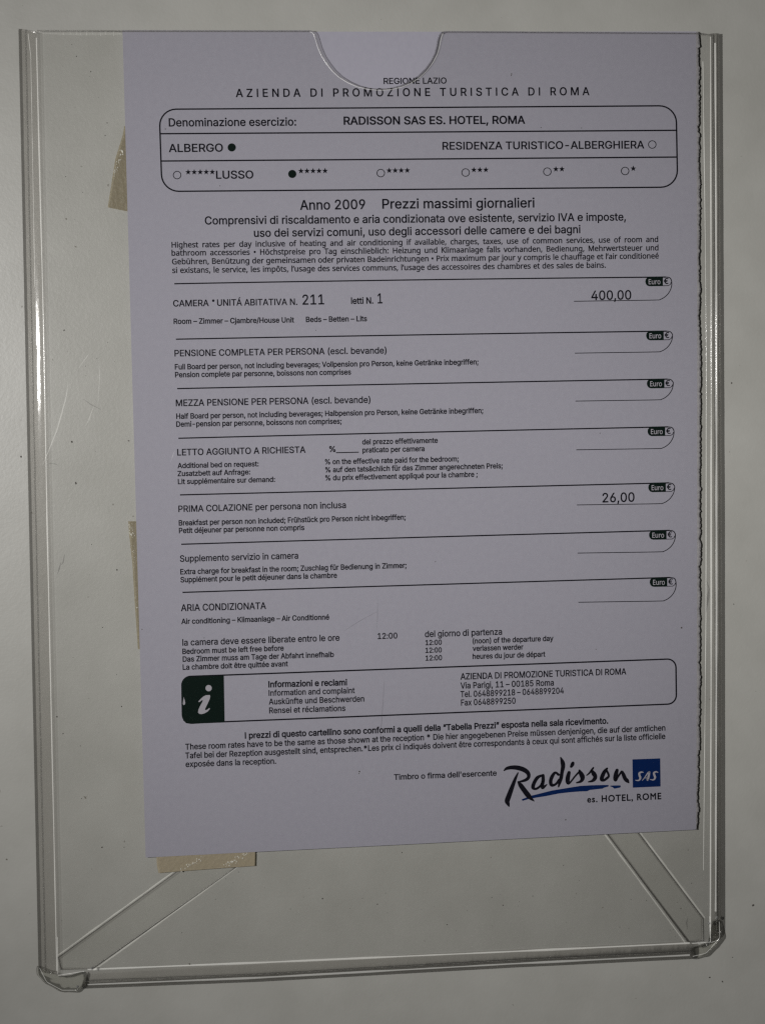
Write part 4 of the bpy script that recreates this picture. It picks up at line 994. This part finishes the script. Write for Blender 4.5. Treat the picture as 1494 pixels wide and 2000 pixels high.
M_BUBBLE = simple('tape_bubble', (0.95, 0.93, 0.84), 0.15, 0.9)
t1 = tape([(243.5, 246), (240, 265), (226, 310), (211, 405), (230, 409), (250, 413), (310, 420), (310, 246)], 'tan tape corner sticking out left of the notice beside its boxed heading')
t2 = tape([(251, 1018), (253, 1045), (259, 1100), (264, 1180), (270, 1268), (330, 1268), (330, 1018)], "narrow sliver of yellowed tape along the notice's left edge, beside the breakfast price")
t3 = tape([(304, 1640), (307, 1690), (310, 1705), (400, 1698), (498, 1691), (499, 1640)], 'wide strip of yellowed tape under the lower left corner of the notice', m_=M_TAPE_PALE)


GLINT = simple('glint_bead', (0.30, 0.30, 0.29), 0.10, 1.0)  # shiny beads added at the corners to catch the flash as glints
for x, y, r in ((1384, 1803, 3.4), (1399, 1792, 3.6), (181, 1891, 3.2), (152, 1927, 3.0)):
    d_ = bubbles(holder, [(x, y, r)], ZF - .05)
    d_.name = 'glint_bead'
    d_.data.materials[0] = GLINT


def seam(x0, y0, x1, y1, n, w, r):
    return [(x0 + (x1 - x0) * t + random.gauss(0, w), y0 + (y1 - y0) * t + random.gauss(0, w), random.uniform(.4, 1) * r)
            for t in (random.random() for _ in range(n))]


bubbles(t1, seam(240, 292, 222, 345, 26, 1.6, 1.6) + seam(238, 290, 240, 300, 8, 1.6, 1.8))
bubbles(t2, seam(254, 1021, 260, 1050, 30, 2.4, 1.5) + seam(260, 1050, 264, 1110, 12, 1.3, 1.0) + seam(268, 1185, 270, 1190, 3, .8, 1.2))
bubbles(t3, seam(352, 1702, 396, 1675, 26, 1.8, 1.7) + seam(440, 1692, 482, 1668, 30, 2.2, 1.8))

# ------------------------------------------------------------------ the printed notice
notice = thing('price_notice', 'pale lavender printed room price sheet with a ragged torn right edge, inside the clear pocket', 'notice', (820, 1648), 0)


def sheet():
    nx, ny = 80, 110
    v, f = [], []
    for k in (0, 1):
        for j in range(ny + 1):
            t = j / ny
            l = Vector((240 + 45 * t, 62 + 1613 * t))
            r = Vector((1358.5 + 3.5 * math.sin(t * math.pi) * .6, 61.5 + 1558.7 * t))
            for i in range(nx + 1):
                s = i / nx
                p = l.lerp(r, s)
                q = at(p.x, p.y)
                v.append(Vector((q.x, q.y, relief(q.x, q.y) + 0.09 * k)))
    row = nx + 1
    for j in range(ny):
        for i in range(nx):
            a = j * row + i
            f.append((a, a + 1, a + row + 1, a + row))
    h = row * (ny + 1)
    f += [tuple(h + x for x in q[::-1]) for q in f[:]]
    rim = [i for i in range(row)] + [j * row + nx for j in range(1, ny + 1)] + [ny * row + i for i in range(nx - 1, -1, -1)] + [j * row for j in range(ny - 1, 0, -1)]
    for a, b in zip(rim, rim[1:] + rim[:1]):
        f.append((a, h + a, h + b, b))
    return link('paper_sheet', v, f, M_PAPER, notice, smooth=False)


sheet()


def torn():
    n = 800
    v, f = [], []
    for i in range(n + 1):
        t = i / n
        y = 61.5 + 1558.7 * t
        xl = 1358.5 + 3.5 * math.sin(t * math.pi) * .6
        w = 6.0 + 2.2 * noise.noise((y * .022, 1.7, 0)) + 1.8 * noise.noise((y * .07, 5.1, 0)) + 1.5 * noise.noise((y * .21, 9.3, 0)) + 1.2 * noise.noise((y * .55, 3.3, 0))
        if t < .02:
            w = 5 + 3 * t / .02
        if t > .90:
            w -= 2.5 * (t - .90) / .10
        w = max(w, 2.0)
        y2 = y + 1.0 * noise.noise((y * .3, 2.2, 7))
        a, b = at(xl, y), at(xl + w * .55, y2), 
        c = at(xl + w, y2)
        za = relief(a.x, a.y)
        v += [Vector((a.x, a.y, za + 0.004)), Vector((b.x, b.y, za + 0.12 + .05 * noise.noise((y * .2, 0, 3)))), Vector((c.x, c.y, za + 0.38 + .12 * noise.noise((y * .15, 0, 8)))),
              Vector((c.x, c.y, za + 0.56)), Vector((a.x, a.y, za + 0.10))]
    for i in range(n):
        for k in range(5):
            k2 = (k + 1) % 5
            f.append((i * 5 + k, i * 5 + k2, i * 5 + 5 + k2, i * 5 + 5 + k))
    return link('torn_edge', v, f, M_TORN, notice)


torn()


def arc(cx, cy, r, a0, a1, n=8):
    return [(cx + r * math.cos(math.radians(a0 + (a1 - a0) * i / n)), cy + r * math.sin(math.radians(a0 + (a1 - a0) * i / n))) for i in range(n + 1)]


def round_box(tl, tr, br, bl, r):
    """closed outline through four photo corners with rounded corners"""
    out = []
    C = [Vector(p) for p in (tl, tr, br, bl)]
    for i in range(4):
        p, a, b = C[i], C[i - 1], C[(i + 1) % 4]
        s = p + (a - p).normalized() * r
        e = p + (b - p).normalized() * r
        for k in range(9):
            t = k / 8
            # near-circular corner
            c1, c2 = s.lerp(p, .5523), e.lerp(p, .5523)
            q = s * (1 - t) ** 3 + c1 * 3 * t * (1 - t) ** 2 + c2 * 3 * t * t * (1 - t) + e * t ** 3
            out.append((q.x, q.y))
    return out


def densify(pts, step=14):
    out = []
    for i, a in enumerate(pts):
        b = pts[(i + 1) % len(pts)]
        n = max(1, int(math.hypot(b[0] - a[0], b[1] - a[1]) / step))
        out += [(a[0] + (b[0] - a[0]) * k / n, a[1] + (b[1] - a[1]) * k / n) for k in range(n)]
    return out


# heading
g = Flat()
g.text('REGIONE LAZIO', 749.3, 164, 872, 163, 11.6)
g.text('AZIENDA DI PROMOZIONE TURISTICA DI ROMA', 461, 189.5, 1150.5, 185.7, 15.6, fit='track', ratio=.98)
g.build('heading_text', M_INK, notice)

# class box
g = Flat()
g.strip([(x, y, 2.8) for x, y in densify(round_box((311.5, 213.5), (1319.5, 206.5), (1322.5, 365.5), (317, 374), 33))], True)
g.line(313.5, 261.3, 1319.5, 254.6, 2.8)
g.line(315, 314.6, 1321, 306.8, 2.8)
g.build('class_box', M_INK, notice)
for row in (('Denominazione esercizio:', 330.3, 247, 578.7, 245.2, 15.6), ('ALBERGO', 330.3, 297, 436, 296, 15.4),
            ('RESIDENZA TURISTICO-ALBERGHIERA', 864, 292.3, 1257.4, 289.8, 14.8), ('LUSSO', 422.5, 349, 495.3, 348.5, 15.2)):
    g = Flat()
    g.text(*row, bold=8)
    g.build('class_text', M_INK, notice)
g = Flat()
g.text('RADISSON SAS ES. HOTEL, ROMA', 671.3, 243.3, 1025, 241.4, 15.2, bold=13)
g.build('hotel_name_text', M_INK, notice)
for x, y in ((453, 288), (571, 339.8)):
    g = Flat()
    g.disc(x, y, 8.0)
    g.build('filled_marker', M_GREEN, notice)
for x, y in ((346.4, 342), (743.6, 338), (909, 337), (1068.3, 335.3), (1220, 334), (1273, 282.3)):
    g = Flat()
    g.ring(x, y, 7.4, 1.5)
    g.build('open_marker', M_INK, notice)
for x, y, n in ((368, 336.3, 5), (588, 334, 5), (760, 333, 4), (925, 331.8, 3), (1085, 330.4, 2), (1236, 329.2, 1)):
    g = Flat()
    for k in range(n):
        g.star(x + 11.75 * k, y - .08 * k, 6.0)
    g.build('star_row', M_INK, notice)

# title and notes
g = Flat()
g.text('Anno 2009', 586.3, 409.8, 713.5, 408, 18.6, bold=6)
g.text('Prezzi massimi giornalieri', 746.7, 407.4, 1043.5, 405, 18.6, bold=6)
g.text('Comprensivi di riscaldamento e aria condizionata ove esistente, servizio IVA e imposte,', 400.6, 438.4, 1221.6, 430.7, 15.4, bold=8)
g.text('uso dei servizi comuni, uso degli accessori delle camere e dei bagni', 496.3, 462.6, 1133, 455.2, 15.4, bold=8)
g.build('title_text', M_INK, notice)
g = Flat()
V = dict(font='v', bold=12, fit='words', ratio=0.97)
g.text('Highest rates per day inclusive of heating and air conditioning if available, charges, taxes, use of common services, use of room and', 335.7, 483.6, 1284.5, 472.6, 10.8, **V)
g.text('bathroom accessories • Höchstpreise pro Tag einschlieblich: Heizung und Klimaanlage falls vorhanden, Bedienung, Mehrwertsteuer und', 335.7, 499.4, 1285, 489, 10.8, **V)
g.text('Gebühren, Benützung der gemeinsamen oder privaten Badeinrichtungen • Prix maximum par jour y compris le chauffage et l’air conditioneé', 336.5, 516.3, 1285.5, 504.8, 10.8, **V)
g.text('si existans, le service, les impôts, l’usage des services communs, l’usage des accessoires des chambres et des sales de bains.', 337, 533.2, 1182.4, 522.8, 10.8, **V)
g.build('translation_text', M_INK, notice)

# price rows: rule, price box with its currency badge, lettering
ROWS = [(341, 554.2, 544.3, 541.2, 1259.3, 588.5), (344, 662.5, 651.2, 646.8, 1260.8, 689.8), (346.5, 759, 746, 740.5, 1262.2, 783.4),
        (349, 856, 840.4, 833.8, 1263.7, 878.5), (352, 966.6, 950.8, 943.2, 1265, 986.2), (354.6, 1063, 1044.5, 1036, 1266.4, 1080.2), (357, 1157, 1137.2, 1128, 1267.8, 1176.2)]
FIG = {0: ('400,00', 1154, 586, 1232, 584.8), 4: ('26,00', 1175.7, 981.2, 1238.3, 979.6)}
for k, (xl, yl, ym, yr, xp, yu) in enumerate(ROWS):
    g = Flat()
    xe = xp + 40
    n = 100
    P = []
    for i in range(n + 1):
        x = xl + (xe - xl) * i / n
        # quadratic through the three measured heights
        x1, x2, x3 = xl, 994, 1300
        y = yl * (x - x2) * (x - x3) / ((x1 - x2) * (x1 - x3)) + ym * (x - x1) * (x - x3) / ((x2 - x1) * (x2 - x3)) + yr * (x - x1) * (x - x2) / ((x3 - x1) * (x3 - x2))
        P.append((x, y, 2.5))
    g.strip(P)
    g.build('row_rule', M_INK, notice)
    y0 = yr + .6
    bx = Flat()
    path = [(xp - 139, yu, 1.5), (xp - 60, yu - 1.2, 1.5), (xp + 18, yu - 2.4, 1.5), (xp + 29, yu - 3.6, 1.5), (xp + 38, yu - 8.5, 1.5), (xp + 45, yu - 15.5, 1.5),
            (xp + 50, yu - 25, 1.5), (xp + 51.6, yu - 35, 1.6), (xp + 50, yr + 4.2, 1.8), (xp + 46.5, yr + .9, 1.8), (xp + 40, yr, 1.8)]
    Q = []
    for i in range(len(path) - 1):
        p0, p1, p2, p3 = path[max(i - 1, 0)], path[i], path[i + 1], path[min(i + 2, len(path) - 1)]
        for s in range(4):
            t = s / 4
            Q.append(tuple(.5 * (2 * b + (c - a) * t + (2 * a - 5 * b + 4 * c - d) * t * t + (3 * b - a - 3 * c + d) * t ** 3) for a, b, c, d in zip(p0, p1, p2, p3)))
    Q.append(path[-1])
    bx.strip(Q)
    bx.strip([(xp + 33, y0 + 16.4, 1.3), (xp + 45, y0 + 16.1, 1.3), (xp + 49, y0 + 13.5, 1.3), (xp + 50.5, y0 + 9.5, 1.2)])
    box = bx.build('price_box', M_INK, notice)
    g = Flat(2)
    g.poly([(xp + 34, y0 - .9), (xp + 34, y0 + 17), (xp + 8, y0 + 17.4), (xp + 4, y0 + 16.2), (xp + 1.2, y0 + 13), (xp, y0 + 9), (xp + .5, y0 + 4.5), (xp + 3, y0 + 1.2), (xp + 7, y0 - .4)])
    g.build('currency_badge', M_GREEN, box)
    g = Flat(3)
    g.text('Euro', xp + 6.3, y0 + 13.4, xp + 29.3, y0 + 13.2, 9.6, font='v', bold=6)
    g.build('badge_lettering', M_LIGHT, box)
    g = Flat()
    g.text('€', xp + 36.3, y0 + 12.6, xp + 45.2, y0 + 12.5, 11.0, font='v', bold=14)
    g.build('currency_symbol', M_INK, box)
    if k in FIG:
        g = Flat()
        s, a, b, c, d = FIG[k]
        g.text(s, a, b, c, d, 18.0, bold=5)
        g.build('price_figure', M_INK, notice)

T = [
    [('CAMERA', 338.7, 598.6, 408.3, 597.6, 12.3), ('UNITÁ ABITATIVA N.', 424.5, 597.2, 581, 595.4, 12.3), ('211', 591, 595, 633.4, 594.2, 19.2), ('letti N.', 685.7, 593.4, 729.3, 592.8, 12),
     ('1', 737.8, 592.5, 747, 592.3, 19.2), ('Room – Zimmer – Cjambre/House Unit', 339.7, 632.7, 574.6, 629.7, 10.2), ('Beds – Betten – Lits', 597.7, 629, 716.9, 627.2, 10.2)],
    [('PENSIONE COMPLETA PER PERSONA (escl. bevande)', 341.4, 696, 755, 690.2, 12.4), ('Full Board per person, not including beverages; Vollpension pro Person, keine Getränke inbegriffen;', 342, 721.6, 934, 711.6, 10.2),
     ('Pension complete par personne, boissons non comprises', 342.4, 737, 685.7, 731.4, 10.2)],
    [('MEZZA PENSIONE PER PERSONA (escl. bevande)', 344, 793.3, 723.6, 786.6, 12.6), ('Half Board per person, not including beverages; Halbpension pro Person, keine Getränke inbegriffen;', 344.7, 818, 943.4, 806.6, 10.2),
     ('Demi-pension par personne, boissons non comprises;', 344.7, 833.5, 667.3, 827.5, 10.2)],
    [('LETTO AGGIUNTO A RICHIESTA', 346.7, 889.6, 597, 884.2, 12.4), ('%', 643.2, 882.6, 655.5, 882.4, 11), ('del prezzo effettivamente', 707.5, 868, 854.8, 864.8, 10), ('praticato per camera', 708, 884, 829, 881, 10),
     ('Additional bed on request:', 347.4, 914.4, 505.5, 910.6, 9.9), ('Zusatzbett auf Anfrage:', 347.4, 930, 489, 926.4, 9.9), ('Lit supplémentaire sur demand:', 348, 945.6, 537.5, 941, 9.9),
     ('% on the effective rate paid for the bedroom;', 634.9, 907, 895.6, 900.9, 10), ('% auf den tatsächlich für das Zimmer angerechneten Preis;', 635.5, 922.6, 981.3, 914.4, 10), ('% du prix effectivement appliqué pour la chambre ;', 635.5, 938.4, 932.4, 931, 10)],
    [('PRIMA COLAZIONE per persona non inclusa', 349, 1000, 675.7, 992.2, 12.3), ('Breakfast per person non included; Frühstück pro Person nicht inbegriffen;', 349.7, 1026.4, 792.2, 1014.8, 10.2), ('Petit déjeuner par personne non compris', 350, 1041.4, 594.7, 1035.2, 10.2)],
    [('Supplemento servizio in camera', 352, 1097.2, 582.7, 1091, 12.3), ('Extra charge for breakfast in the room; Zuschlag für Bedienung in Zimmer;', 352.7, 1121.8, 793.8, 1109, 10.2), ('Supplément pour le petit déjeuner dans la chambre', 353, 1137.4, 658.3, 1128.4, 10.2)],
    [('ARIA CONDIZIONATA', 354, 1193.6, 520, 1189.4, 13), ('Air conditioning – Klimaanlage – Air Conditionné', 354.7, 1218.8, 643.2, 1210, 10.1)],
]
for k, rows in enumerate(T):
    g = Flat()
    for s, a, b, c, d, cap in rows:
        thin = cap > 12
        g.text(s, a, b, c, d, cap, bold=4 if cap > 15 else 8 if thin else 14)
    if k == 0:
        g.disc(417, 587.2, 2.6, 8)
    if k == 3:
        g.line(656.3, 884.2, 700.8, 883.2, 1.9, 3)
    g.build('row_text', M_INK, notice)

# departure times
g = Flat()
for s, a, b, c, d, cap, e in [('la camera deve essere liberate entro le ore', 356.8, 1261, 663.3, 1251.2, 12.2, 9), ('Bedroom must be left free before', 356.8, 1277.4, 554.5, 1270.6, 10.2, 14),
                              ('Das Zimmer muss am Tage der Abfahrt innefhalb', 357.4, 1292.5, 652.3, 1283, 10.2, 14), ('La chambre doit être quittée avant', 357.4, 1308.2, 562.6, 1301.2, 10.2, 14),
                              ('12:00', 737.6, 1248, 776, 1246.8, 11.2, 9), ('del giorno di partenza', 829.7, 1244.4, 980, 1239.4, 12, 9), ('12:00', 830.7, 1260, 862.5, 1259, 9.7, 13), ('12:00', 830.7, 1275, 862.5, 1274, 9.7, 13),
                              ('12:00', 831, 1290.2, 863, 1289.2, 9.7, 13), ('(noon) of the departure day', 922.7, 1256.8, 1080, 1251.4, 10, 14), ('verlassen werder', 922.7, 1271.4, 1021.4, 1268.2, 10, 14),
                              ('heures du jour de départ', 922.7, 1287, 1064.3, 1282.2, 10, 14)]:
    g.text(s, a, b, c, d, cap, bold=e)
g.build('departure_text', M_INK, notice)

# information box
g = Flat()
ob = round_box((355.5, 1321.6), (1319, 1286.6), (1320, 1374.5), (357, 1413), 17)
g.strip([(x, y, 2.8) for x, y in densify(ob)], True)
info = g.build('information_box', M_INK, notice)
g = Flat(2)
g.poly([(437.4, 1319.4), (439, 1410.2), (374, 1414), (364, 1412.5), (358.5, 1407), (356.3, 1399), (355, 1342), (357, 1331), (362, 1324.5), (370, 1321.8)])
g.build('information_badge', M_GREEN, info)
g = Flat(3)
cv = lambda L: [(330 + x / 3.735, 1220 + y / 3.735) for x, y in L]
g.poly(cv([(216, 560), (232, 542), (252, 524), (272, 514), (300, 513), (303, 522), (300, 540), (286, 572), (270, 604), (264, 618), (270, 624), (280, 620), (297, 607), (301, 614), (284, 634), (262, 646), (240, 653), (222, 650), (214, 640),
           (216, 622), (228, 594), (246, 562), (249, 551), (243, 550), (222, 566)]))
g.disc(330 + 291 / 3.735, 1220 + 463 / 3.735, 6.2)
g.poly(cv([(110, 527), (117, 552), (121, 570), (118, 582), (108, 587), (103, 576), (106, 552)]))
g.build('badge_lettering', M_LIGHT, info)
g = Flat()
g.text('Informazioni e reclami', 524.4, 1342.4, 678, 1338.2, 11.6, bold=19)
for s, a, b, c, d, cap in [('Information and complaint', 525, 1359, 693, 1353.6, 11), ('Auskünfte und Beschwerden', 525.4, 1376, 711.5, 1370, 11.2), ('Rensei et réclamations', 526, 1393.2, 674.7, 1388.4, 11.2),
                           ('AZIENDA DI PROMOZIONE TURISTICA DI ROMA', 899, 1327.2, 1222.2, 1317, 12), ('Via Parigi, 11 – 00185 Roma', 899, 1344.8, 1081, 1338.7, 11.6), ('Tel. 0648899218 – 0648899204', 899, 1361.6, 1100.4, 1354.2, 11.6),
                           ('Fax 0648899250', 900, 1378, 1006.4, 1374, 11.6)]:
    if s.startswith('AZIENDA'):
        g.build('information_text', M_INK, notice)
        g = Flat()
    g.text(s, a, b, c, d, cap, bold=10)
g.build('information_text', M_INK, notice)

# foot of the sheet
g = Flat()
g.text('I prezzi di questo cartellino sono conformi a quelli della “Tabella Prezzi” esposta nella sala ricevimento.', 478.6, 1442.4, 1187, 1413, 11.6, bold=19)
for s, a, b, c, d in [('These room rates have to be the same as those shown at the reception * Die hier angegebenen Preise müssen denjenigen, die auf der amtlichen', 362.4, 1464.2, 1298.5, 1426.6),
                      ('Tafel bei der Rezeption ausgestellt sind, entsprechen.*Les prix ci indiqués doivent être correspondants à ceux qui sont affichés sur la liste officielle', 362.4, 1481.4, 1298.5, 1443),
                      ('exposée dans la reception.', 363, 1498.2, 539.5, 1491.6)]:
    g.text(s, a, b, c, d, 11.2, bold=11)
g.build('footer_text', M_INK, notice)
g = Flat()
g.text('Timbro o firma dell\'esercente', 769.4, 1523, 969.5, 1514.6, 10.6, bold=12)
g.build('signature_caption', M_INK, notice)

g = Flat()
for x, y, r in ((998.5, 144.5, 1.3), (998, 147.5, 1.0), (1330, 1226, 1.7), (702, 1507, 1.6), (701, 1511, 1.0), (430, 363, 1.0), (323.5, 252, 1.2), (1056, 249, 1.0),
                (1135, 250, 1.0), (617, 645, .9), (850, 1097, .9), (1171, 846, .9), (1163, 1268, .9), (1104, 1601, 1.3), (399, 1246, .9), (278, 1229, 1.0)):
    g.disc(x, y, r, 7)
o = g.build('ink_specks', M_DUST, notice)
o['kind'] = 'stuff'

# hotel emblem: brush script, blue swash, blue square
logo = thing('hotel_emblem', '', '', (1150, 1540), 0)
for k in ('label', 'category'):
    del logo[k]
logo.parent = notice
logo.location = logo.location - notice.location
A_ = lambda L: [(970 + x / 9.3375, 1470 + y / 9.3375, w / 9.3375) for x, y, w in L]
B_ = lambda L: [(1090 + x / 9.3375, 1470 + y / 9.3375, w / 9.3375) for x, y, w in L]
C_ = lambda L: [(1220 + x / 14.94, 1470 + y / 14.94, w / 14.94) for x, y, w in L]
g = Flat(2)
for st in (A_([(383, 365, 22), (330, 480, 52), (270, 640, 75), (215, 790, 90), (185, 880, 88), (205, 940, 55), (222, 985, 14)]),
           A_([(128, 325, 20), (180, 285, 55), (270, 268, 72), (380, 275, 85), (490, 310, 85), (560, 365, 75), (578, 430, 62), (545, 482, 58), (470, 515, 45), (390, 530, 25)]),
           A_([(385, 532, 30), (430, 592, 80), (500, 690, 90), (570, 780, 92), (620, 835, 60), (682, 886, 10)]),
           A_([(835, 412, 40), (785, 425, 48), (730, 460, 62), (675, 550, 64), (655, 630, 66), (695, 660, 44), (750, 638, 42), (800, 590, 38), (830, 520, 40)]),
           A_([(838, 412, 54), (840, 500, 62), (825, 590, 62), (828, 640, 54), (868, 612, 42), (912, 574, 14)]),
           A_([(1120, 400, 46), (1062, 362, 44), (1010, 420, 62), (977, 510, 64), (990, 585, 62), (1040, 588, 45), (1090, 552, 42), (1130, 490, 40)]),
           A_([(1158, 84, 20), (1192, 170, 74), (1202, 250, 76), (1182, 360, 62), (1168, 450, 66), (1142, 540, 55), (1120, 622, 24)]),
           A_([(1382, 188, 58), (1370, 220, 66), (1350, 254, 46)]),
           A_([(1312, 360, 60), (1290, 450, 78), (1286, 530, 72), (1304, 562, 40), (1350, 520, 30), (1420, 430, 30), (1482, 362, 32), (1505, 330, 26)]),
           B_([(380, 322, 36), (402, 370, 75), (432, 430, 88), (432, 482, 72), (398, 526, 48), (330, 546, 26)]),
           B_([(512, 412, 18), (562, 370, 32), (610, 305, 36), (635, 272, 28)]),
           B_([(605, 325, 46), (640, 380, 82), (668, 432, 72), (652, 482, 66), (610, 515, 46), (545, 531, 22)]),
           B_([(885, 285, 34), (840, 340, 62), (800, 420, 72), (786, 488, 68), (832, 498, 48), (890, 456, 46), (914, 428, 38), (904, 380, 40), (872, 320, 40)]),
           B_([(1065, 318, 58), (1045, 390, 76), (1030, 470, 70), (1042, 500, 50), (1080, 440, 36), (1130, 368, 36), (1155, 342, 40), (1182, 400, 66), (1212, 470, 70), (1250, 512, 70), (1278, 546, 24)])):
    g.brush(st)
g.build('script_lettering', M_INK, logo)
g = Flat(1)
up_ = [(450, 850), (620, 785), (800, 740), (1000, 690), (1300, 640)] + [(x + 1120.5, y) for x, y in ((400, 605), (600, 594), (800, 589), (905, 588), (917, 602), (905, 618))]
dn_ = [(x + 1120.5, y) for x, y in ((830, 638), (800, 655), (700, 665), (570, 680), (520, 703), (400, 706), (200, 722), (0, 745))] + [(900, 790), (680, 825), (560, 850), (465, 878)]
g.poly([(970 + x / 9.3375, 1470 + y / 9.3375) for x, y in up_ + dn_])
g.poly([(1090 + x / 9.3375, 1470 + y / 9.3375) for x, y in ((945, 600), (1040, 596), (1128, 597), (1136, 615), (1120, 636), (1020, 656), (985, 628), (945, 616))])
g.build('blue_swash', M_BLUE, logo)
g = Flat(1)
g.poly([(1220 + x / 14.94, 1470 + y / 14.94) for x, y in ((213, 195), (1022, 165), (1033, 985), (225, 1020))])
g.build('blue_square', M_BLUE, logo)
g = Flat(2)
for st in (C_([(535, 575, 20), (475, 565, 44), (412, 600, 54), (418, 660, 62), (440, 720, 62), (428, 775, 50), (380, 810, 36), (298, 800, 20)]),
           C_([(498, 812, 18), (570, 722, 26), (650, 605, 36), (695, 562, 40)]),
           C_([(708, 562, 46), (694, 650, 60), (668, 740, 66), (652, 790, 56)]),
           C_([(585, 738, 20), (675, 728, 20)]),
           C_([(962, 578, 22), (900, 555, 40), (838, 590, 54), (850, 650, 62), (872, 710, 62), (858, 760, 50), (810, 793, 36), (722, 776, 18)])):
    g.brush(st)
g.build('square_lettering', M_LIGHT, logo)
g = Flat(1)
g.text('es. HOTEL, ROME', 1146, 1567.2, 1290.6, 1560.6, 12.2, font='g', bold=22, fit='track', ratio=.92)
g.build('city_lettering', M_INK, logo)
